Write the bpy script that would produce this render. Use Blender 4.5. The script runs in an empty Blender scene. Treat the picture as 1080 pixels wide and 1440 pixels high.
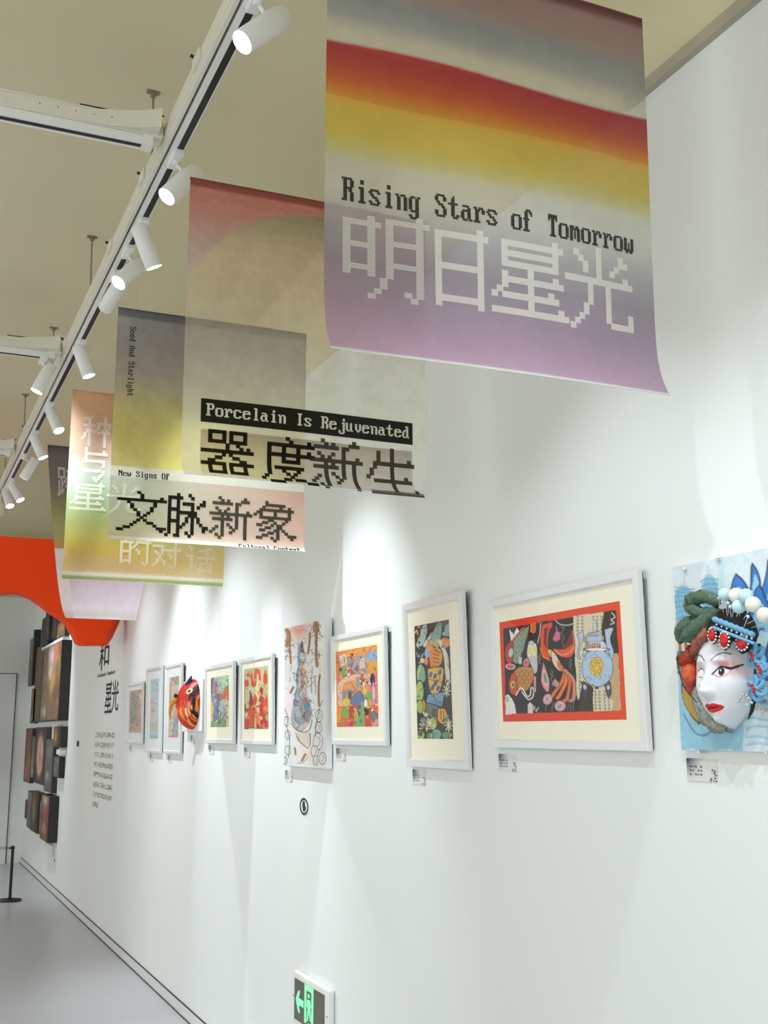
import bpy, bmesh, math, random
import numpy as np
from mathutils import Vector, Matrix

random.seed(4)
rng = np.random.default_rng(4)
scene = bpy.context.scene
COL = scene.collection

# ------------------------------------------------------------------ camera
FPX = 1600.0
PITCH = math.atan(310 / 1600.0)
YAW = math.atan(705 / math.hypot(1600, 310))
EYE = 1.6
cam_d = bpy.data.cameras.new('camera')
cam_d.sensor_fit = 'VERTICAL'
cam_d.sensor_height = 36.0
cam_d.lens = 36.0 * FPX / 1440.0
cam_d.clip_start = 0.05
cam = bpy.data.objects.new('camera', cam_d)
COL.objects.link(cam)
cam.location = (0, 0, EYE)
cam.rotation_euler = (math.pi / 2 + PITCH, 0, -YAW)
scene.camera = cam
# ------------------------------------------------------------------ light and exposure
scene.view_settings.view_transform = 'Standard'
scene.view_settings.look = 'None'
scene.view_settings.gamma = 1.0
scene.view_settings.use_curve_mapping = False
scene.view_settings.exposure = 0.46
world = bpy.data.worlds.new('gallery_ambience')
scene.world = world
world.use_nodes = True
world.node_tree.nodes['Background'].inputs[0].default_value = (0.975, 1.0, 0.985, 1)
world.node_tree.nodes['Background'].inputs[1].default_value = 1.04
SPOT_W = 68.0
SPOT_COL = (0.88, 0.95, 1.0)

# ------------------------------------------------------------------ geometry of the view (numbers -> metres)
_F = np.array([math.sin(YAW) * math.cos(PITCH), math.cos(YAW) * math.cos(PITCH), math.sin(PITCH)])
_R = np.array([math.cos(YAW), -math.sin(YAW), 0.0])
_U = np.cross(_R, _F)
_C = np.array([0, 0, EYE])
def on_x(u, v, x):
    r = _F * FPX + _R * (u - 540) + _U * (720 - v)
    return _C + r * (x / r[0])
WX = 1.71            # face of the long wall
CEIL = 3.8

# ------------------------------------------------------------------ materials
def lin(c):
    return tuple((x / 12.92 if x <= 0.04045 else ((x + 0.055) / 1.055) ** 2.4) for x in c)
def rgb(r, g, b):
    return lin((r / 255, g / 255, b / 255))
def nt(m):
    m.use_nodes = True
    t = m.node_tree
    return t, t.nodes['Principled BSDF'], t.nodes['Material Output']
MATS = {}
def mat(name, col, rough=0.5, metal=0.0, var=0.04, scale=12.0, bump=0.0, emit=None, coat=0.0):
    if name in MATS: return MATS[name]
    m = bpy.data.materials.new(name)
    t, b, o = nt(m)
    tc = t.nodes.new('ShaderNodeTexCoord')
    nz = t.nodes.new('ShaderNodeTexNoise'); nz.inputs['Scale'].default_value = scale; nz.inputs['Detail'].default_value = 4
    t.links.new(tc.outputs['Object'], nz.inputs['Vector'])
    mx = t.nodes.new('ShaderNodeMix'); mx.data_type = 'RGBA'
    mx.inputs[6].default_value = (*[max(0, c * (1 - var)) for c in col], 1)
    mx.inputs[7].default_value = (*[min(1, c * (1 + var)) for c in col], 1)
    t.links.new(nz.outputs['Fac'], mx.inputs[0])
    t.links.new(mx.outputs[2], b.inputs['Base Color'])
    b.inputs['Roughness'].default_value = rough
    b.inputs['Metallic'].default_value = metal
    b.inputs['Coat Weight'].default_value = coat
    if bump:
        bp = t.nodes.new('ShaderNodeBump'); bp.inputs['Strength'].default_value = bump; bp.inputs['Distance'].default_value = 0.002
        t.links.new(nz.outputs['Fac'], bp.inputs['Height']); t.links.new(bp.outputs['Normal'], b.inputs['Normal'])
    if emit:
        b.inputs['Emission Color'].default_value = (*emit[0], 1); b.inputs['Emission Strength'].default_value = emit[1]
    MATS[name] = m
    return m
def print_mat(name, rough=0.6, bump=0.0):
    if name in MATS: return MATS[name]
    m = bpy.data.materials.new(name)
    t, b, o = nt(m)
    a = t.nodes.new('ShaderNodeVertexColor'); a.layer_name = 'Col'
    t.links.new(a.outputs['Color'], b.inputs['Base Color'])
    b.inputs['Roughness'].default_value = rough
    if bump:
        nz = t.nodes.new('ShaderNodeTexNoise'); nz.inputs['Scale'].default_value = 220
        tc = t.nodes.new('ShaderNodeTexCoord'); t.links.new(tc.outputs['Object'], nz.inputs['Vector'])
        bp = t.nodes.new('ShaderNodeBump'); bp.inputs['Strength'].default_value = bump; bp.inputs['Distance'].default_value = 0.002
        t.links.new(nz.outputs['Fac'], bp.inputs['Height']); t.links.new(bp.outputs['Normal'], b.inputs['Normal'])
    MATS[name] = m
    return m
def film_mat(name, line_period=0.0042):
    """thin translucent printed film: colour and density come from the print (attributes Col and Ink)."""
    m = bpy.data.materials.new(name); m.use_nodes = True
    t = m.node_tree; t.nodes.clear()
    out = t.nodes.new('ShaderNodeOutputMaterial')
    a = t.nodes.new('ShaderNodeVertexColor'); a.layer_name = 'Col'
    k = t.nodes.new('ShaderNodeAttribute'); k.attribute_name = 'Lines'
    tc = t.nodes.new('ShaderNodeTexCoord')
    wv = t.nodes.new('ShaderNodeTexWave'); wv.bands_direction = 'Z'; wv.inputs['Scale'].default_value = 1.0 / line_period / 20 * 2 * math.pi
    wv.inputs['Distortion'].default_value = 0.35; wv.inputs['Detail Scale'].default_value = 0.4
    t.links.new(tc.outputs['Object'], wv.inputs['Vector'])
    mul = t.nodes.new('ShaderNodeMath'); mul.operation = 'MULTIPLY'
    t.links.new(wv.outputs['Fac'], mul.inputs[0]); t.links.new(k.outputs['Fac'], mul.inputs[1])
    dk = t.nodes.new('ShaderNodeMix'); dk.data_type = 'RGBA'; dk.blend_type = 'MULTIPLY'
    t.links.new(mul.outputs[0], dk.inputs[0]); t.links.new(a.outputs['Color'], dk.inputs[6]); dk.inputs[7].default_value = (0.35, 0.33, 0.38, 1)
    df = t.nodes.new('ShaderNodeBsdfDiffuse'); tl = t.nodes.new('ShaderNodeBsdfTranslucent')
    t.links.new(dk.outputs[2], df.inputs[0]); t.links.new(dk.outputs[2], tl.inputs[0])
    m1 = t.nodes.new('ShaderNodeMixShader'); m1.inputs[0].default_value = 0.42
    t.links.new(df.outputs[0], m1.inputs[1]); t.links.new(tl.outputs[0], m1.inputs[2])
    gl = t.nodes.new('ShaderNodeBsdfGlossy'); gl.inputs['Roughness'].default_value = 0.3
    m2 = t.nodes.new('ShaderNodeMixShader'); m2.inputs[0].default_value = 0.04
    t.links.new(m1.outputs[0], m2.inputs[1]); t.links.new(gl.outputs[0], m2.inputs[2])
    tr = t.nodes.new('ShaderNodeBsdfTransparent')
    m3 = t.nodes.new('ShaderNodeMixShader')
    t.links.new(a.outputs['Alpha'], m3.inputs[0]); t.links.new(tr.outputs[0], m3.inputs[1]); t.links.new(m2.outputs[0], m3.inputs[2])
    t.links.new(m3.outputs[0], out.inputs[0])
    return m
def glass_mat():
    m = bpy.data.materials.new('picture_glass'); m.use_nodes = True
    t = m.node_tree; t.nodes.clear()
    out = t.nodes.new('ShaderNodeOutputMaterial')
    tr = t.nodes.new('ShaderNodeBsdfTransparent'); gl = t.nodes.new('ShaderNodeBsdfGlossy'); gl.inputs['Roughness'].default_value = 0.02
    fr = t.nodes.new('ShaderNodeFresnel'); fr.inputs['IOR'].default_value = 1.17
    mx = t.nodes.new('ShaderNodeMixShader')
    ge = t.nodes.new('ShaderNodeNewGeometry'); iv = t.nodes.new('ShaderNodeMath'); iv.operation = 'SUBTRACT'; iv.inputs[0].default_value = 1.0
    ml = t.nodes.new('ShaderNodeMath'); ml.operation = 'MULTIPLY'
    t.links.new(ge.outputs['Backfacing'], iv.inputs[1]); t.links.new(fr.outputs[0], ml.inputs[0]); t.links.new(iv.outputs[0], ml.inputs[1])
    t.links.new(ml.outputs[0], mx.inputs[0]); t.links.new(tr.outputs[0], mx.inputs[1]); t.links.new(gl.outputs[0], mx.inputs[2])
    t.links.new(mx.outputs[0], out.inputs[0])
    return m

M_WALL = mat('wall_paint', rgb(234, 239, 238), 0.75, var=0.012, scale=3, bump=0.05)
M_CEIL = mat('ceiling_paint', rgb(218, 210, 176), 0.85, var=0.02, scale=2)
M_FLOOR = mat('epoxy_floor', rgb(196, 198, 207), 0.32, var=0.03, scale=1.5)
M_BASE = mat('skirting_paint', rgb(222, 224, 224), 0.5, var=0.01)
M_GROOVE = mat('shadow_gap', rgb(60, 58, 54), 0.8)
M_FRAME = mat('white_lacquer', rgb(226, 229, 230), 0.3, var=0.01, coat=0.2)
M_BACK = mat('black_backing', rgb(30, 31, 33), 0.7)
M_CREAM = mat('cream_mat_board', rgb(246, 242, 222), 0.8, var=0.01)
M_WHITEMAT = mat('white_mat_board', rgb(232, 236, 238), 0.8, var=0.01)
M_TRACK = mat('white_track_paint', rgb(224, 222, 208), 0.45, var=0.03, scale=20)
M_LAMP = mat('white_lamp_enamel', rgb(236, 238, 236), 0.4, var=0.01)
M_SLOT = mat('black_track_slot', rgb(14, 14, 16), 0.5)
M_LENS = mat('lit_lens', (1, 1, 1), 0.4, emit=((0.97, 0.99, 1.0), 9.0))
M_ORANGE = mat('orange_paint', rgb(255, 70, 0), 0.9, var=0.02, scale=2)
M_STEEL = mat('steel_rod', rgb(150, 138, 118), 0.4, metal=0.5)
M_BLACK = mat('black_steel', rgb(14, 14, 16), 0.45)
M_DARKINK = mat('black_ink', rgb(38, 37, 30), 0.7)
M_PRINT = print_mat('printed_sheet', 0.6)
M_PAINTED = print_mat('painted_relief', 0.45)
M_ROUGHWOOD = print_mat('painted_wood', 0.55, 0.4)
M_GLASS = glass_mat()

# ------------------------------------------------------------------ object helpers
def link(name, me, m=None, parent=None, loc=None):
    o = bpy.data.objects.new(name, me); COL.objects.link(o)
    if m is not None: me.materials.append(m)
    if parent is not None: o.parent = parent
    if loc is not None: o.location = loc
    return o
def obj(name, bm, m, parent=None, smooth=False):
    me = bpy.data.meshes.new(name); bmesh.ops.recalc_face_normals(bm, faces=bm.faces[:]); bm.to_mesh(me); bm.free()
    if smooth:
        for p in me.polygons: p.use_smooth = True
    return link(name, me, m, parent)
def thing(name, label, cat, loc=(0, 0, 0), group=None):
    o = bpy.data.objects.new(name, None); o.empty_display_size = 0.05; COL.objects.link(o); o.location = loc
    o['label'] = label; o['category'] = cat
    if group: o['group'] = group
    bpy.context.view_layer.update()
    return o
def tag(o, label, cat, group=None):
    o['label'] = label; o['category'] = cat
    if group: o['group'] = group
    return o
def struct(o):
    o['kind'] = 'structure'; return o
def box(bm, x0, x1, y0, y1, z0, z1, bev=0.0):
    r = bmesh.ops.create_cube(bm, size=1)
    for v in r['verts']:
        v.co = Vector(((x0 + x1) / 2 + v.co.x * (x1 - x0), (y0 + y1) / 2 + v.co.y * (y1 - y0), (z0 + z1) / 2 + v.co.z * (z1 - z0)))
    if bev:
        es = list({e for v in r['verts'] for e in v.link_edges})
        bmesh.ops.bevel(bm, geom=es, offset=bev, segments=2, affect='EDGES', profile=0.5)
    return bm
def nb(): return bmesh.new()
def orient(d):
    d = Vector(d).normalized()
    return d.to_track_quat('Z', 'Y').to_matrix().to_4x4()
def cyl(bm, p0, p1, r0, r1=None, seg=20, caps=True):
    p0, p1 = Vector(p0), Vector(p1); r1 = r0 if r1 is None else r1
    M = Matrix.Translation((p0 + p1) / 2) @ orient(p1 - p0)
    bmesh.ops.create_cone(bm, cap_ends=caps, segments=seg, radius1=r0, radius2=r1, depth=(p1 - p0).length, matrix=M)
    return bm
def ball(bm, c, r, sc=(1, 1, 1), seg=14):
    M = Matrix.Translation(Vector(c)) @ Matrix.Diagonal((r * sc[0], r * sc[1], r * sc[2], 1))
    bmesh.ops.create_uvsphere(bm, u_segments=seg, v_segments=max(6, seg // 2 + 1), radius=1, matrix=M)
    return bm
def tube(bm, pts, rad, seg=8, closed=False):
    pts = [Vector(p) for p in pts]; n = len(pts); rings = []
    rads = rad if isinstance(rad, (list, tuple)) else [rad] * n
    for i, p in enumerate(pts):
        a = pts[(i - 1) % n] if (closed or i > 0) else p
        b = pts[(i + 1) % n] if (closed or i < n - 1) else p
        d = (b - a).normalized()
        up = Vector((1, 0, 0)) if abs(d.x) < 0.9 else Vector((0, 0, 1))
        s = d.cross(up).normalized(); w = d.cross(s).normalized()
        rings.append([bm.verts.new(p + (s * math.cos(q) + w * math.sin(q)) * rads[i]) for q in [2 * math.pi * j / seg for j in range(seg)]])
    m = n if closed else n - 1
    for i in range(m):
        A, B = rings[i], rings[(i + 1) % n]
        for j in range(seg):
            bm.faces.new((A[j], A[(j + 1) % seg], B[(j + 1) % seg], B[j]))
    if not closed:
        bm.faces.new(rings[0]); bm.faces.new(rings[-1][::-1])
    return bm
def smooth_path(pts, k=6):
    P = [np.array(p, float) for p in pts]; out = []
    for i in range(len(P) - 1):
        p0 = P[max(i - 1, 0)]; p1 = P[i]; p2 = P[i + 1]; p3 = P[min(i + 2, len(P) - 1)]
        for j in range(k):
            t = j / k
            out.append(tuple(0.5 * ((2 * p1) + (-p0 + p2) * t + (2 * p0 - 5 * p1 + 4 * p2 - p3) * t * t + (-p0 + 3 * p1 - 3 * p2 + p3) * t ** 3)))
    out.append(tuple(P[-1])); return out

# ------------------------------------------------------------------ print helpers: a sheet painted in numpy, stored as vertex colours
WARP = 0.0028
SQ = [(0, 0), (1, 0), (1, 1), (0, 1)]
class Pic:
    def __init__(s, w, h, corners, base):
        """corners: TL, TR, BR, BL of the sheet in the design's own units"""
        s.w, s.h = w, h
        s.img = np.ones((h, w, 4)); s.img[..., :3] = lin(np.array(base) / 255)
        A = []
        for (x, y), (u, v) in zip(corners, [(0, 0), (1, 0), (1, 1), (0, 1)]):
            A.append([u, v, 1, 0, 0, 0, -u * x, -v * x, x]); A.append([0, 0, 0, u, v, 1, -u * y, -v * y, y])
        A = np.array(A, float)
        hh = np.linalg.solve(A[:, :8], A[:, 8])
        H = np.append(hh, 1).reshape(3, 3)
        U, V = np.meshgrid(np.linspace(0, 1, w), np.linspace(0, 1, h))
        q = H @ np.stack([U.ravel(), V.ravel(), np.ones(w * h)])
        s.X = (q[0] / q[2]).reshape(h, w); s.Y = (q[1] / q[2]).reshape(h, w); s.U = U; s.V = V
        g = np.random.default_rng(w * 7 + h); ww = 0 if corners is SQ or max(corners[1]) < 1.5 else abs(s.X[h // 2, -1] - s.X[h // 2, 0]) * (0.0006 if w == 250 else WARP)
        if ww:
            for _ in range(7):
                f1, f2, a1, a2 = g.uniform(6, 34), g.uniform(6, 34), g.uniform(0, 6), g.uniform(0, 6)
                s.X = s.X + ww * np.sin(V * f1 + U * f2 + a1); s.Y = s.Y + ww * np.sin(U * f1 - V * f2 + a2)
        s.px = abs(s.X[h // 2, w // 2 + 1] - s.X[h // 2, w // 2]) + 1e-9
    def put(s, m, c, a=1.0):
        c = lin(np.array(c) / 255) if max(c) > 1.001 else np.array(c)
        m = np.clip(m, 0, 1)[..., None] * a
        s.img[..., :3] = s.img[..., :3] * (1 - m) + np.array(c) * m
    def inside(s, P):
        P = np.array(P, float); n = len(P); r = np.zeros(s.X.shape, bool)
        j = n - 1
        for i in range(n):
            xi, yi = P[i]; xj, yj = P[j]
            if yi != yj:
                c = ((yi > s.Y) != (yj > s.Y)) & (s.X < (xj - xi) * (s.Y - yi) / (yj - yi) + xi)
                r ^= c
            j = i
        return r
    def poly(s, P, c, out=None, ow=4, a=1.0, sm=False):
        if sm:
            P = [p for p in smooth_path([(x, y, 0) for x, y in list(P) + [P[0]]], 5)]; P = [(p[0], p[1]) for p in P]
        s.put(s.inside(P).astype(float), c, a)
        if out is not None: s.line(list(P) + [P[0]], out, ow)
    def line(s, P, c, w=4, sm=False, a=1.0):
        if sm: P = [(p[0], p[1]) for p in smooth_path([(x, y, 0) for x, y in P], 5)]
        d = np.full(s.X.shape, 1e9)
        for (x0, y0), (x1, y1) in zip(P[:-1], P[1:]):
            dx, dy = x1 - x0, y1 - y0; L = dx * dx + dy * dy + 1e-9
            t = np.clip(((s.X - x0) * dx + (s.Y - y0) * dy) / L, 0, 1)
            d = np.minimum(d, np.hypot(s.X - x0 - t * dx, s.Y - y0 - t * dy))
        s.put(np.clip((w / 2 - d) / s.px + 0.5, 0, 1), c, a)
    def ell(s, cx, cy, rx, ry, c, rot=0, out=None, ow=4, a=1.0):
        q = math.radians(rot); X = (s.X - cx) * math.cos(q) + (s.Y - cy) * math.sin(q); Y = -(s.X - cx) * math.sin(q) + (s.Y - cy) * math.cos(q)
        r = np.hypot(X / rx, Y / ry)
        if out is not None: s.put((r < 1 + ow / min(rx, ry) * 0.9).astype(float), out)
        s.put(np.clip((1 - r) * min(rx, ry) / s.px + 0.5, 0, 1), c, a)
    def soft(s, cx, cy, rx, ry, c, a=0.7, p=2):
        r = np.hypot((s.X - cx) / rx, (s.Y - cy) / ry); s.put(np.exp(-r ** p * 1.5), c, a)
    def noise(s, amt=0.06, n=24, seed=1):
        g = np.random.default_rng(seed)
        def up(k):
            z = g.random((k + 1, k + 1)); u = s.U * k * 0.9999; v = s.V * k * 0.9999; i = u.astype(int); j = v.astype(int); a = u - i; b = v - j
            return z[j, i] * (1 - a) * (1 - b) + z[j, i + 1] * a * (1 - b) + z[j + 1, i] * (1 - a) * b + z[j + 1, i + 1] * a * b
        f = up(n) * 0.5 + up(n * 3) * 0.5
        s.img[..., :3] *= (1 + amt * 2 * (f[..., None] - 0.5) * 2)
        s.img = np.clip(s.img, 0, 1); return f
def sheet(name, pic, fn, m, parent=None, lines=None, smooth=True):
    """fn(U, V) -> X, Y, Z arrays; one vertex per printed dot"""
    h, w = pic.h, pic.w
    X, Y, Z = fn(pic.U, pic.V)
    co = np.stack([X, Y, Z], -1).reshape(-1, 3).astype(np.float32)
    idx = np.arange(h * w).reshape(h, w)
    q = np.stack([idx[:-1, :-1], idx[1:, :-1], idx[1:, 1:], idx[:-1, 1:]], -1).reshape(-1, 4)
    me = bpy.data.meshes.new(name)
    me.vertices.add(h * w); me.vertices.foreach_set('co', co.ravel())
    me.loops.add(q.size); me.loops.foreach_set('vertex_index', q.ravel().astype(np.int32))
    me.polygons.add(len(q)); me.polygons.foreach_set('loop_start', np.arange(0, q.size, 4, dtype=np.int32))
    me.polygons.foreach_set('loop_total', np.full(len(q), 4, np.int32))
    if smooth: me.polygons.foreach_set('use_smooth', np.ones(len(q), bool))
    me.update(); me.validate()
    ca = me.color_attributes.new('Col', 'FLOAT_COLOR', 'POINT'); ca.data.foreach_set('color', pic.img.reshape(-1).astype(np.float32))
    if lines is not None:
        la = me.attributes.new('Lines', 'FLOAT', 'POINT'); la.data.foreach_set('value', lines.reshape(-1).astype(np.float32))
    return link(name, me, m, parent)

# ------------------------------------------------------------------ lettering
LAT = {'R': 'FC6666667C6C666666E6', 'i': '1818003818181818183C', 's': '0000007CC660380CC67C', 'n': '000000DC666666666666', 'g': '00000076CCCCCCCCCC7C0CCC78',
 'S': '7CC6C660380C06C6C67C', 't': '103030FC30303030361C', 'a': '000000780C7CCCCCCC76', 'r': '000000DC7666606060F0', 'o': '0000007CC6C6C6C6C67C',
 'f': '386C6460F060606060F0', 'T': '7E7E5A1818181818183C', 'm': '000000ECFED6D6D6D6C6', 'w': '000000C6C6D6D6D6FE6C', 'P': 'FC6666667C60606060F0',
 'c': '0000007CC6C0C0C0C67C', 'e': '0000007CC6FEC0C0C67C', 'l': '3818181818181818183C', 'I': '3C18181818181818183C', 'j': '0606000E06060606060666663C',
 'u': '000000CCCCCCCCCCCC76', 'v': '00000066666666663C18', 'd': '1C0C0C3C6CCCCCCCCC76', 'N': 'C6E6F6FEDECEC6C6C6C6', 'O': '7CC6C6C6C6C6C6C6C67C',
 'C': '3C66C2C0C0C0C0C2663C', 'x': '000000C66C3838386CC6', 'A': '10386CC6C6FEC6C6C6C6', 'h': 'E060606C7666666666E6', 'D': 'F86C6666666666666CF8',
 'B': 'FC6666667C66666666FC', ' ': ''}
CJ = {
'ming': '............#./....#..#######/######.#....#./#...#..#....#./#...#..#....#./#...#..######./#####..#....#./#...#..#....#./#...#..#....#./#...#..######./#####..#....#./#...#..#....#./......#.....#./......#.....#./.....#....#.#./....#......#..',
'ri': '........#./##########/#.......#./#.......#./#.......#./#.......#./#.......#./#########./#.......#./#.......#./#.......#./#.......#./#.......#./#########./#.......#.',
'xing': '............#../..############./..#.........#../..###########../..#.........#../..###########../.......#......./..#....#....#../..############./..#....#......./.#.....#...#.../#.###########../.......#......./.......#.....#./###############',
'guang': '.......#......./..#....#....#../...#...#....##./....#..#...#.../....#..#..#..../.......#.....#./###############/.....#...#...../.....#...#...../.....#...#...../.....#...#...../....#....#...../....#....#....#/...#.....#....#/..#.......#####/.#.............',
'qi': '..#####.#####../..#...#.#...#../..#...#.#...#../..#####.#####../.......#..#..../.......#...#.#./###############/......#.#....../....##...##..../..##.......##../#######.#######/..#...#.#...#../..#...#.#...#../..#####.#####..',
'du': '.......#......./........#....#./..#############/..#...#...#..../..#...#...#..#./..#############/..#...#...#..../..#...#####..../..#............/..#.########.../..#...#...#..../..#....#.#...../.#......#....../#.....##.###.../..####......###',
'xin': '...#........#../....#.#....###./.#######.##..../.........#...../..#...#..#...../...#.#...#...#./###############/....#.#..#..#../.#######.#..#../....#....#..#../....#.#..#..#../..#.#..#.#..#../.#..#...#...#../#...#..#....#../..#.#.......#../...#........#..',
'sheng': '.......#......./...#...#......./...#...#......./...#...#....#../..############./..#....#......./.#.....#......./.#.....#......./#......#...#.../..###########../.......#......./.......#......./.......#.....#./###############',
'wen': '......#......../.......#......./.......#.....#./###############/...#.......#.../....#......#.../....#.....#..../.....#....#..../......#..#...../......#.#....../.......#......./......#.#....../.....#...##..../....#......#.../..##........###/##...........#.',
'mai': '....#...#......./.#####...#....../.#..#........#../.#..#.####..##../.#..#....#.#..../.####....#....../.#..#######...../.#..#...###...../.#..#..#.#.#..../.####..#.#.#..../.#..#.#..#..#.../.#..##...#...##./.#..#....#...#../.#..#..#.#....../#..##...#.......',
'xiang': '....#........../....#######..../...#.....#..#../..############./.#.............'.replace('/.#.............', '') + '/.##....#....#../#.#....#....#../..###########../.....##....#.../...##..#..#..../.##...#.##...../....##..##...../..##...##.#..../.....##.#..#.../...##...#...###/.##...#.#....#./.......#.......',
'de': '...#....#...../..#.....#...#./######.#######/#...#..#....#./#...#.#.....#./#...##......#./#...#..#....#./#####...#...#./#...#...#...#./#...#.......#./#...#.......#./#...#.......#./#####.......#./#...#.....#.#./...........#..',
'dui': '..........#.../..........#.../#####.....#.../....#.....#.#./....#########./.#..#.....#.../..#.#..#..#.../...#....#.#.../...#....#.#.../..#.#.....#.../..#..#....#.../.#...#....#.../#.......#.#.../.........#....',
'hua': '.#.........#../..#......###../..#...####..../.........#..../.........#..../###......#..#./..#..#########/..#......#..../..#......#..../..#...######../..#.#.#....#../..##..#....#../..#...#....#../......######../......#....#..',
'zhong': '....#.....#.../.###......#.../...#......#.../...#...######./.#####.#..#.#./...#...#..#.#./..###.#..#.#./..##.#.######./.#.#......#.../.#.#......#.../#..#......#.../...#......#.../...#......#.../...#......#...',
'yu': '...#........../...#.......#../...##########./...#........../...#........../..##########../...........#../...........#../............../.#########.#../...........#../..........#.../.......#.#..../........#.....',
'kua': '.#####...#..../.#...#.#######/.#...#...#..../.#...#..#.#.../.#####.#####.#/...#..#......./.#.#.##.####../.#.##........./.#.#..########/.#.#....#...../.#.##...####../.###.......#../##.........#../.........##....',
'he': '....##........./.###........../...#........../...#...######/.#####.#....#/...#...#....#/..##...#....#/..###..#....#/.#.#.#.#....#/.#.#...#....#/#..#...######/...#...#....#/...#........../...#..........',
}
def cj_rows(k): return CJ[k].split('/')
def text_rows(s):
    rows = [''] * 13
    for ch in s:
        hx = LAT[ch]; g = [int(hx[i:i + 2], 16) for i in range(0, len(hx), 2)] + [0] * 13
        for r in range(13): rows[r] += ''.join('#' if g[r] >> (7 - b) & 1 else '.' for b in range(8))
    while rows and '#' not in rows[-1]: rows.pop()
    return rows
def cells(bm, rows, place, ov=0.12, stripe=None):
    """one thin slab per run of lit cells; place(cx, cy) -> world point with cx, cy in 0..1 of the glyph box"""
    W = max(len(r) for r in rows); H = len(rows)
    for j, r in enumerate(rows):
        i = 0
        while i < len(r):
            if r[i] == '#':
                k = i
                while k < len(r) and r[k] == '#': k += 1
                bands = [(j - ov, j + 1 + ov)] if not stripe else [(j + s0, j + s1) for s0, s1 in stripe]
                for a, b in bands:
                    nseg = max(1, (k - i) // 3)
                    xs = [i - ov + (k - i + 2 * ov) * q / nseg for q in range(nseg + 1)]
                    top = [bm.verts.new(place(x / W, a / H)) for x in xs]; bot = [bm.verts.new(place(x / W, b / H)) for x in xs]
                    for q in range(nseg): bm.faces.new((top[q], bot[q], bot[q + 1], top[q + 1]))
                i = k
            else: i += 1
def ink(name, col, a=1.0, transl=0.3):
    if name in MATS: return MATS[name]
    m = bpy.data.materials.new(name); m.use_nodes = True
    t = m.node_tree; t.nodes.clear(); out = t.nodes.new('ShaderNodeOutputMaterial')
    nz = t.nodes.new('ShaderNodeTexNoise'); nz.inputs['Scale'].default_value = 60
    mx = t.nodes.new('ShaderNodeMix'); mx.data_type = 'RGBA'; mx.inputs[6].default_value = (*[c * .93 for c in col], 1); mx.inputs[7].default_value = (*[min(1, c * 1.05) for c in col], 1)
    t.links.new(nz.outputs['Fac'], mx.inputs[0])
    df = t.nodes.new('ShaderNodeBsdfDiffuse'); tl = t.nodes.new('ShaderNodeBsdfTranslucent'); tr = t.nodes.new('ShaderNodeBsdfTransparent')
    t.links.new(mx.outputs[2], df.inputs[0]); t.links.new(mx.outputs[2], tl.inputs[0])
    m1 = t.nodes.new('ShaderNodeMixShader'); m1.inputs[0].default_value = transl
    t.links.new(df.outputs[0], m1.inputs[1]); t.links.new(tl.outputs[0], m1.inputs[2])
    m2 = t.nodes.new('ShaderNodeMixShader'); m2.inputs[0].default_value = a
    t.links.new(tr.outputs[0], m2.inputs[1]); t.links.new(m1.outputs[0], m2.inputs[2]); t.links.new(m2.outputs[0], out.inputs[0])
    MATS[name] = m; return m
def finish_flat(name, bm, m, parent):
    me = bpy.data.meshes.new(name); bm.to_mesh(me); bm.free(); return link(name, me, m, parent)

# ================================================================== THE SETTING
b = nb(); box(b, WX, WX + 0.15, -4, 15.4, 0, CEIL); struct(obj('wall_right', b, M_WALL))
b = nb(); box(b, -4, WX + 0.15, 15.4, 15.55, 0, CEIL); struct(obj('wall_far', b, M_WALL))
b = nb(); box(b, -6, WX + 0.15, -4, 15.55, -0.1, 0); struct(obj('floor', b, M_FLOOR))
b = nb(); box(b, -6, WX + 0.15, -4, 15.55, CEIL, CEIL + 0.1); struct(obj('ceiling', b, M_CEIL))
b = nb(); box(b, -4, WX, 13.4, 15.4, 3.32, CEIL); struct(obj('trim_2', b, M_CEIL))
b = nb(); box(b, WX - 0.012, WX, -4, 15.4, 0, 0.062); base = struct(obj('baseboard_right', b, M_BASE))
b = nb(); box(b, WX - 0.006, WX, -4, 15.4, 0.062, 0.068); obj('gap', b, M_GROOVE, base)
b = nb(); box(b, WX - 0.016, WX - 0.012, -4, 15.4, 0, 0.006); obj('floor_joint', b, M_GROOVE, base)
b = nb(); box(b, WX - 0.02, WX, -4, 2.3, 3.235, 3.268); struct(obj('wall_strip_1', b, mat('dark_wall_strip', rgb(176, 170, 150), 0.8)))  # thin strip along the upper wall, darker than the wall paint
b = nb(); box(b, WX - 0.004, WX, -4, 13.4, 3.25, CEIL); struct(obj('trim_3', b, M_CEIL))
# concealed door in the far wall
b = nb(); box(b, 0.62, 1.525, 15.385, 15.40, 0.0, 2.335); dr = struct(obj('door_1', b, M_WALL))
b = nb(); box(b, 1.52, 1.53, 15.38, 15.386, 0, 2.34); box(b, 0.615, 1.53, 15.38, 15.386, 2.335, 2.343); box(b, 0.615, 0.622, 15.38, 15.386, 0, 2.34); obj('door_gap', b, M_GROOVE, dr)

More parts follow.
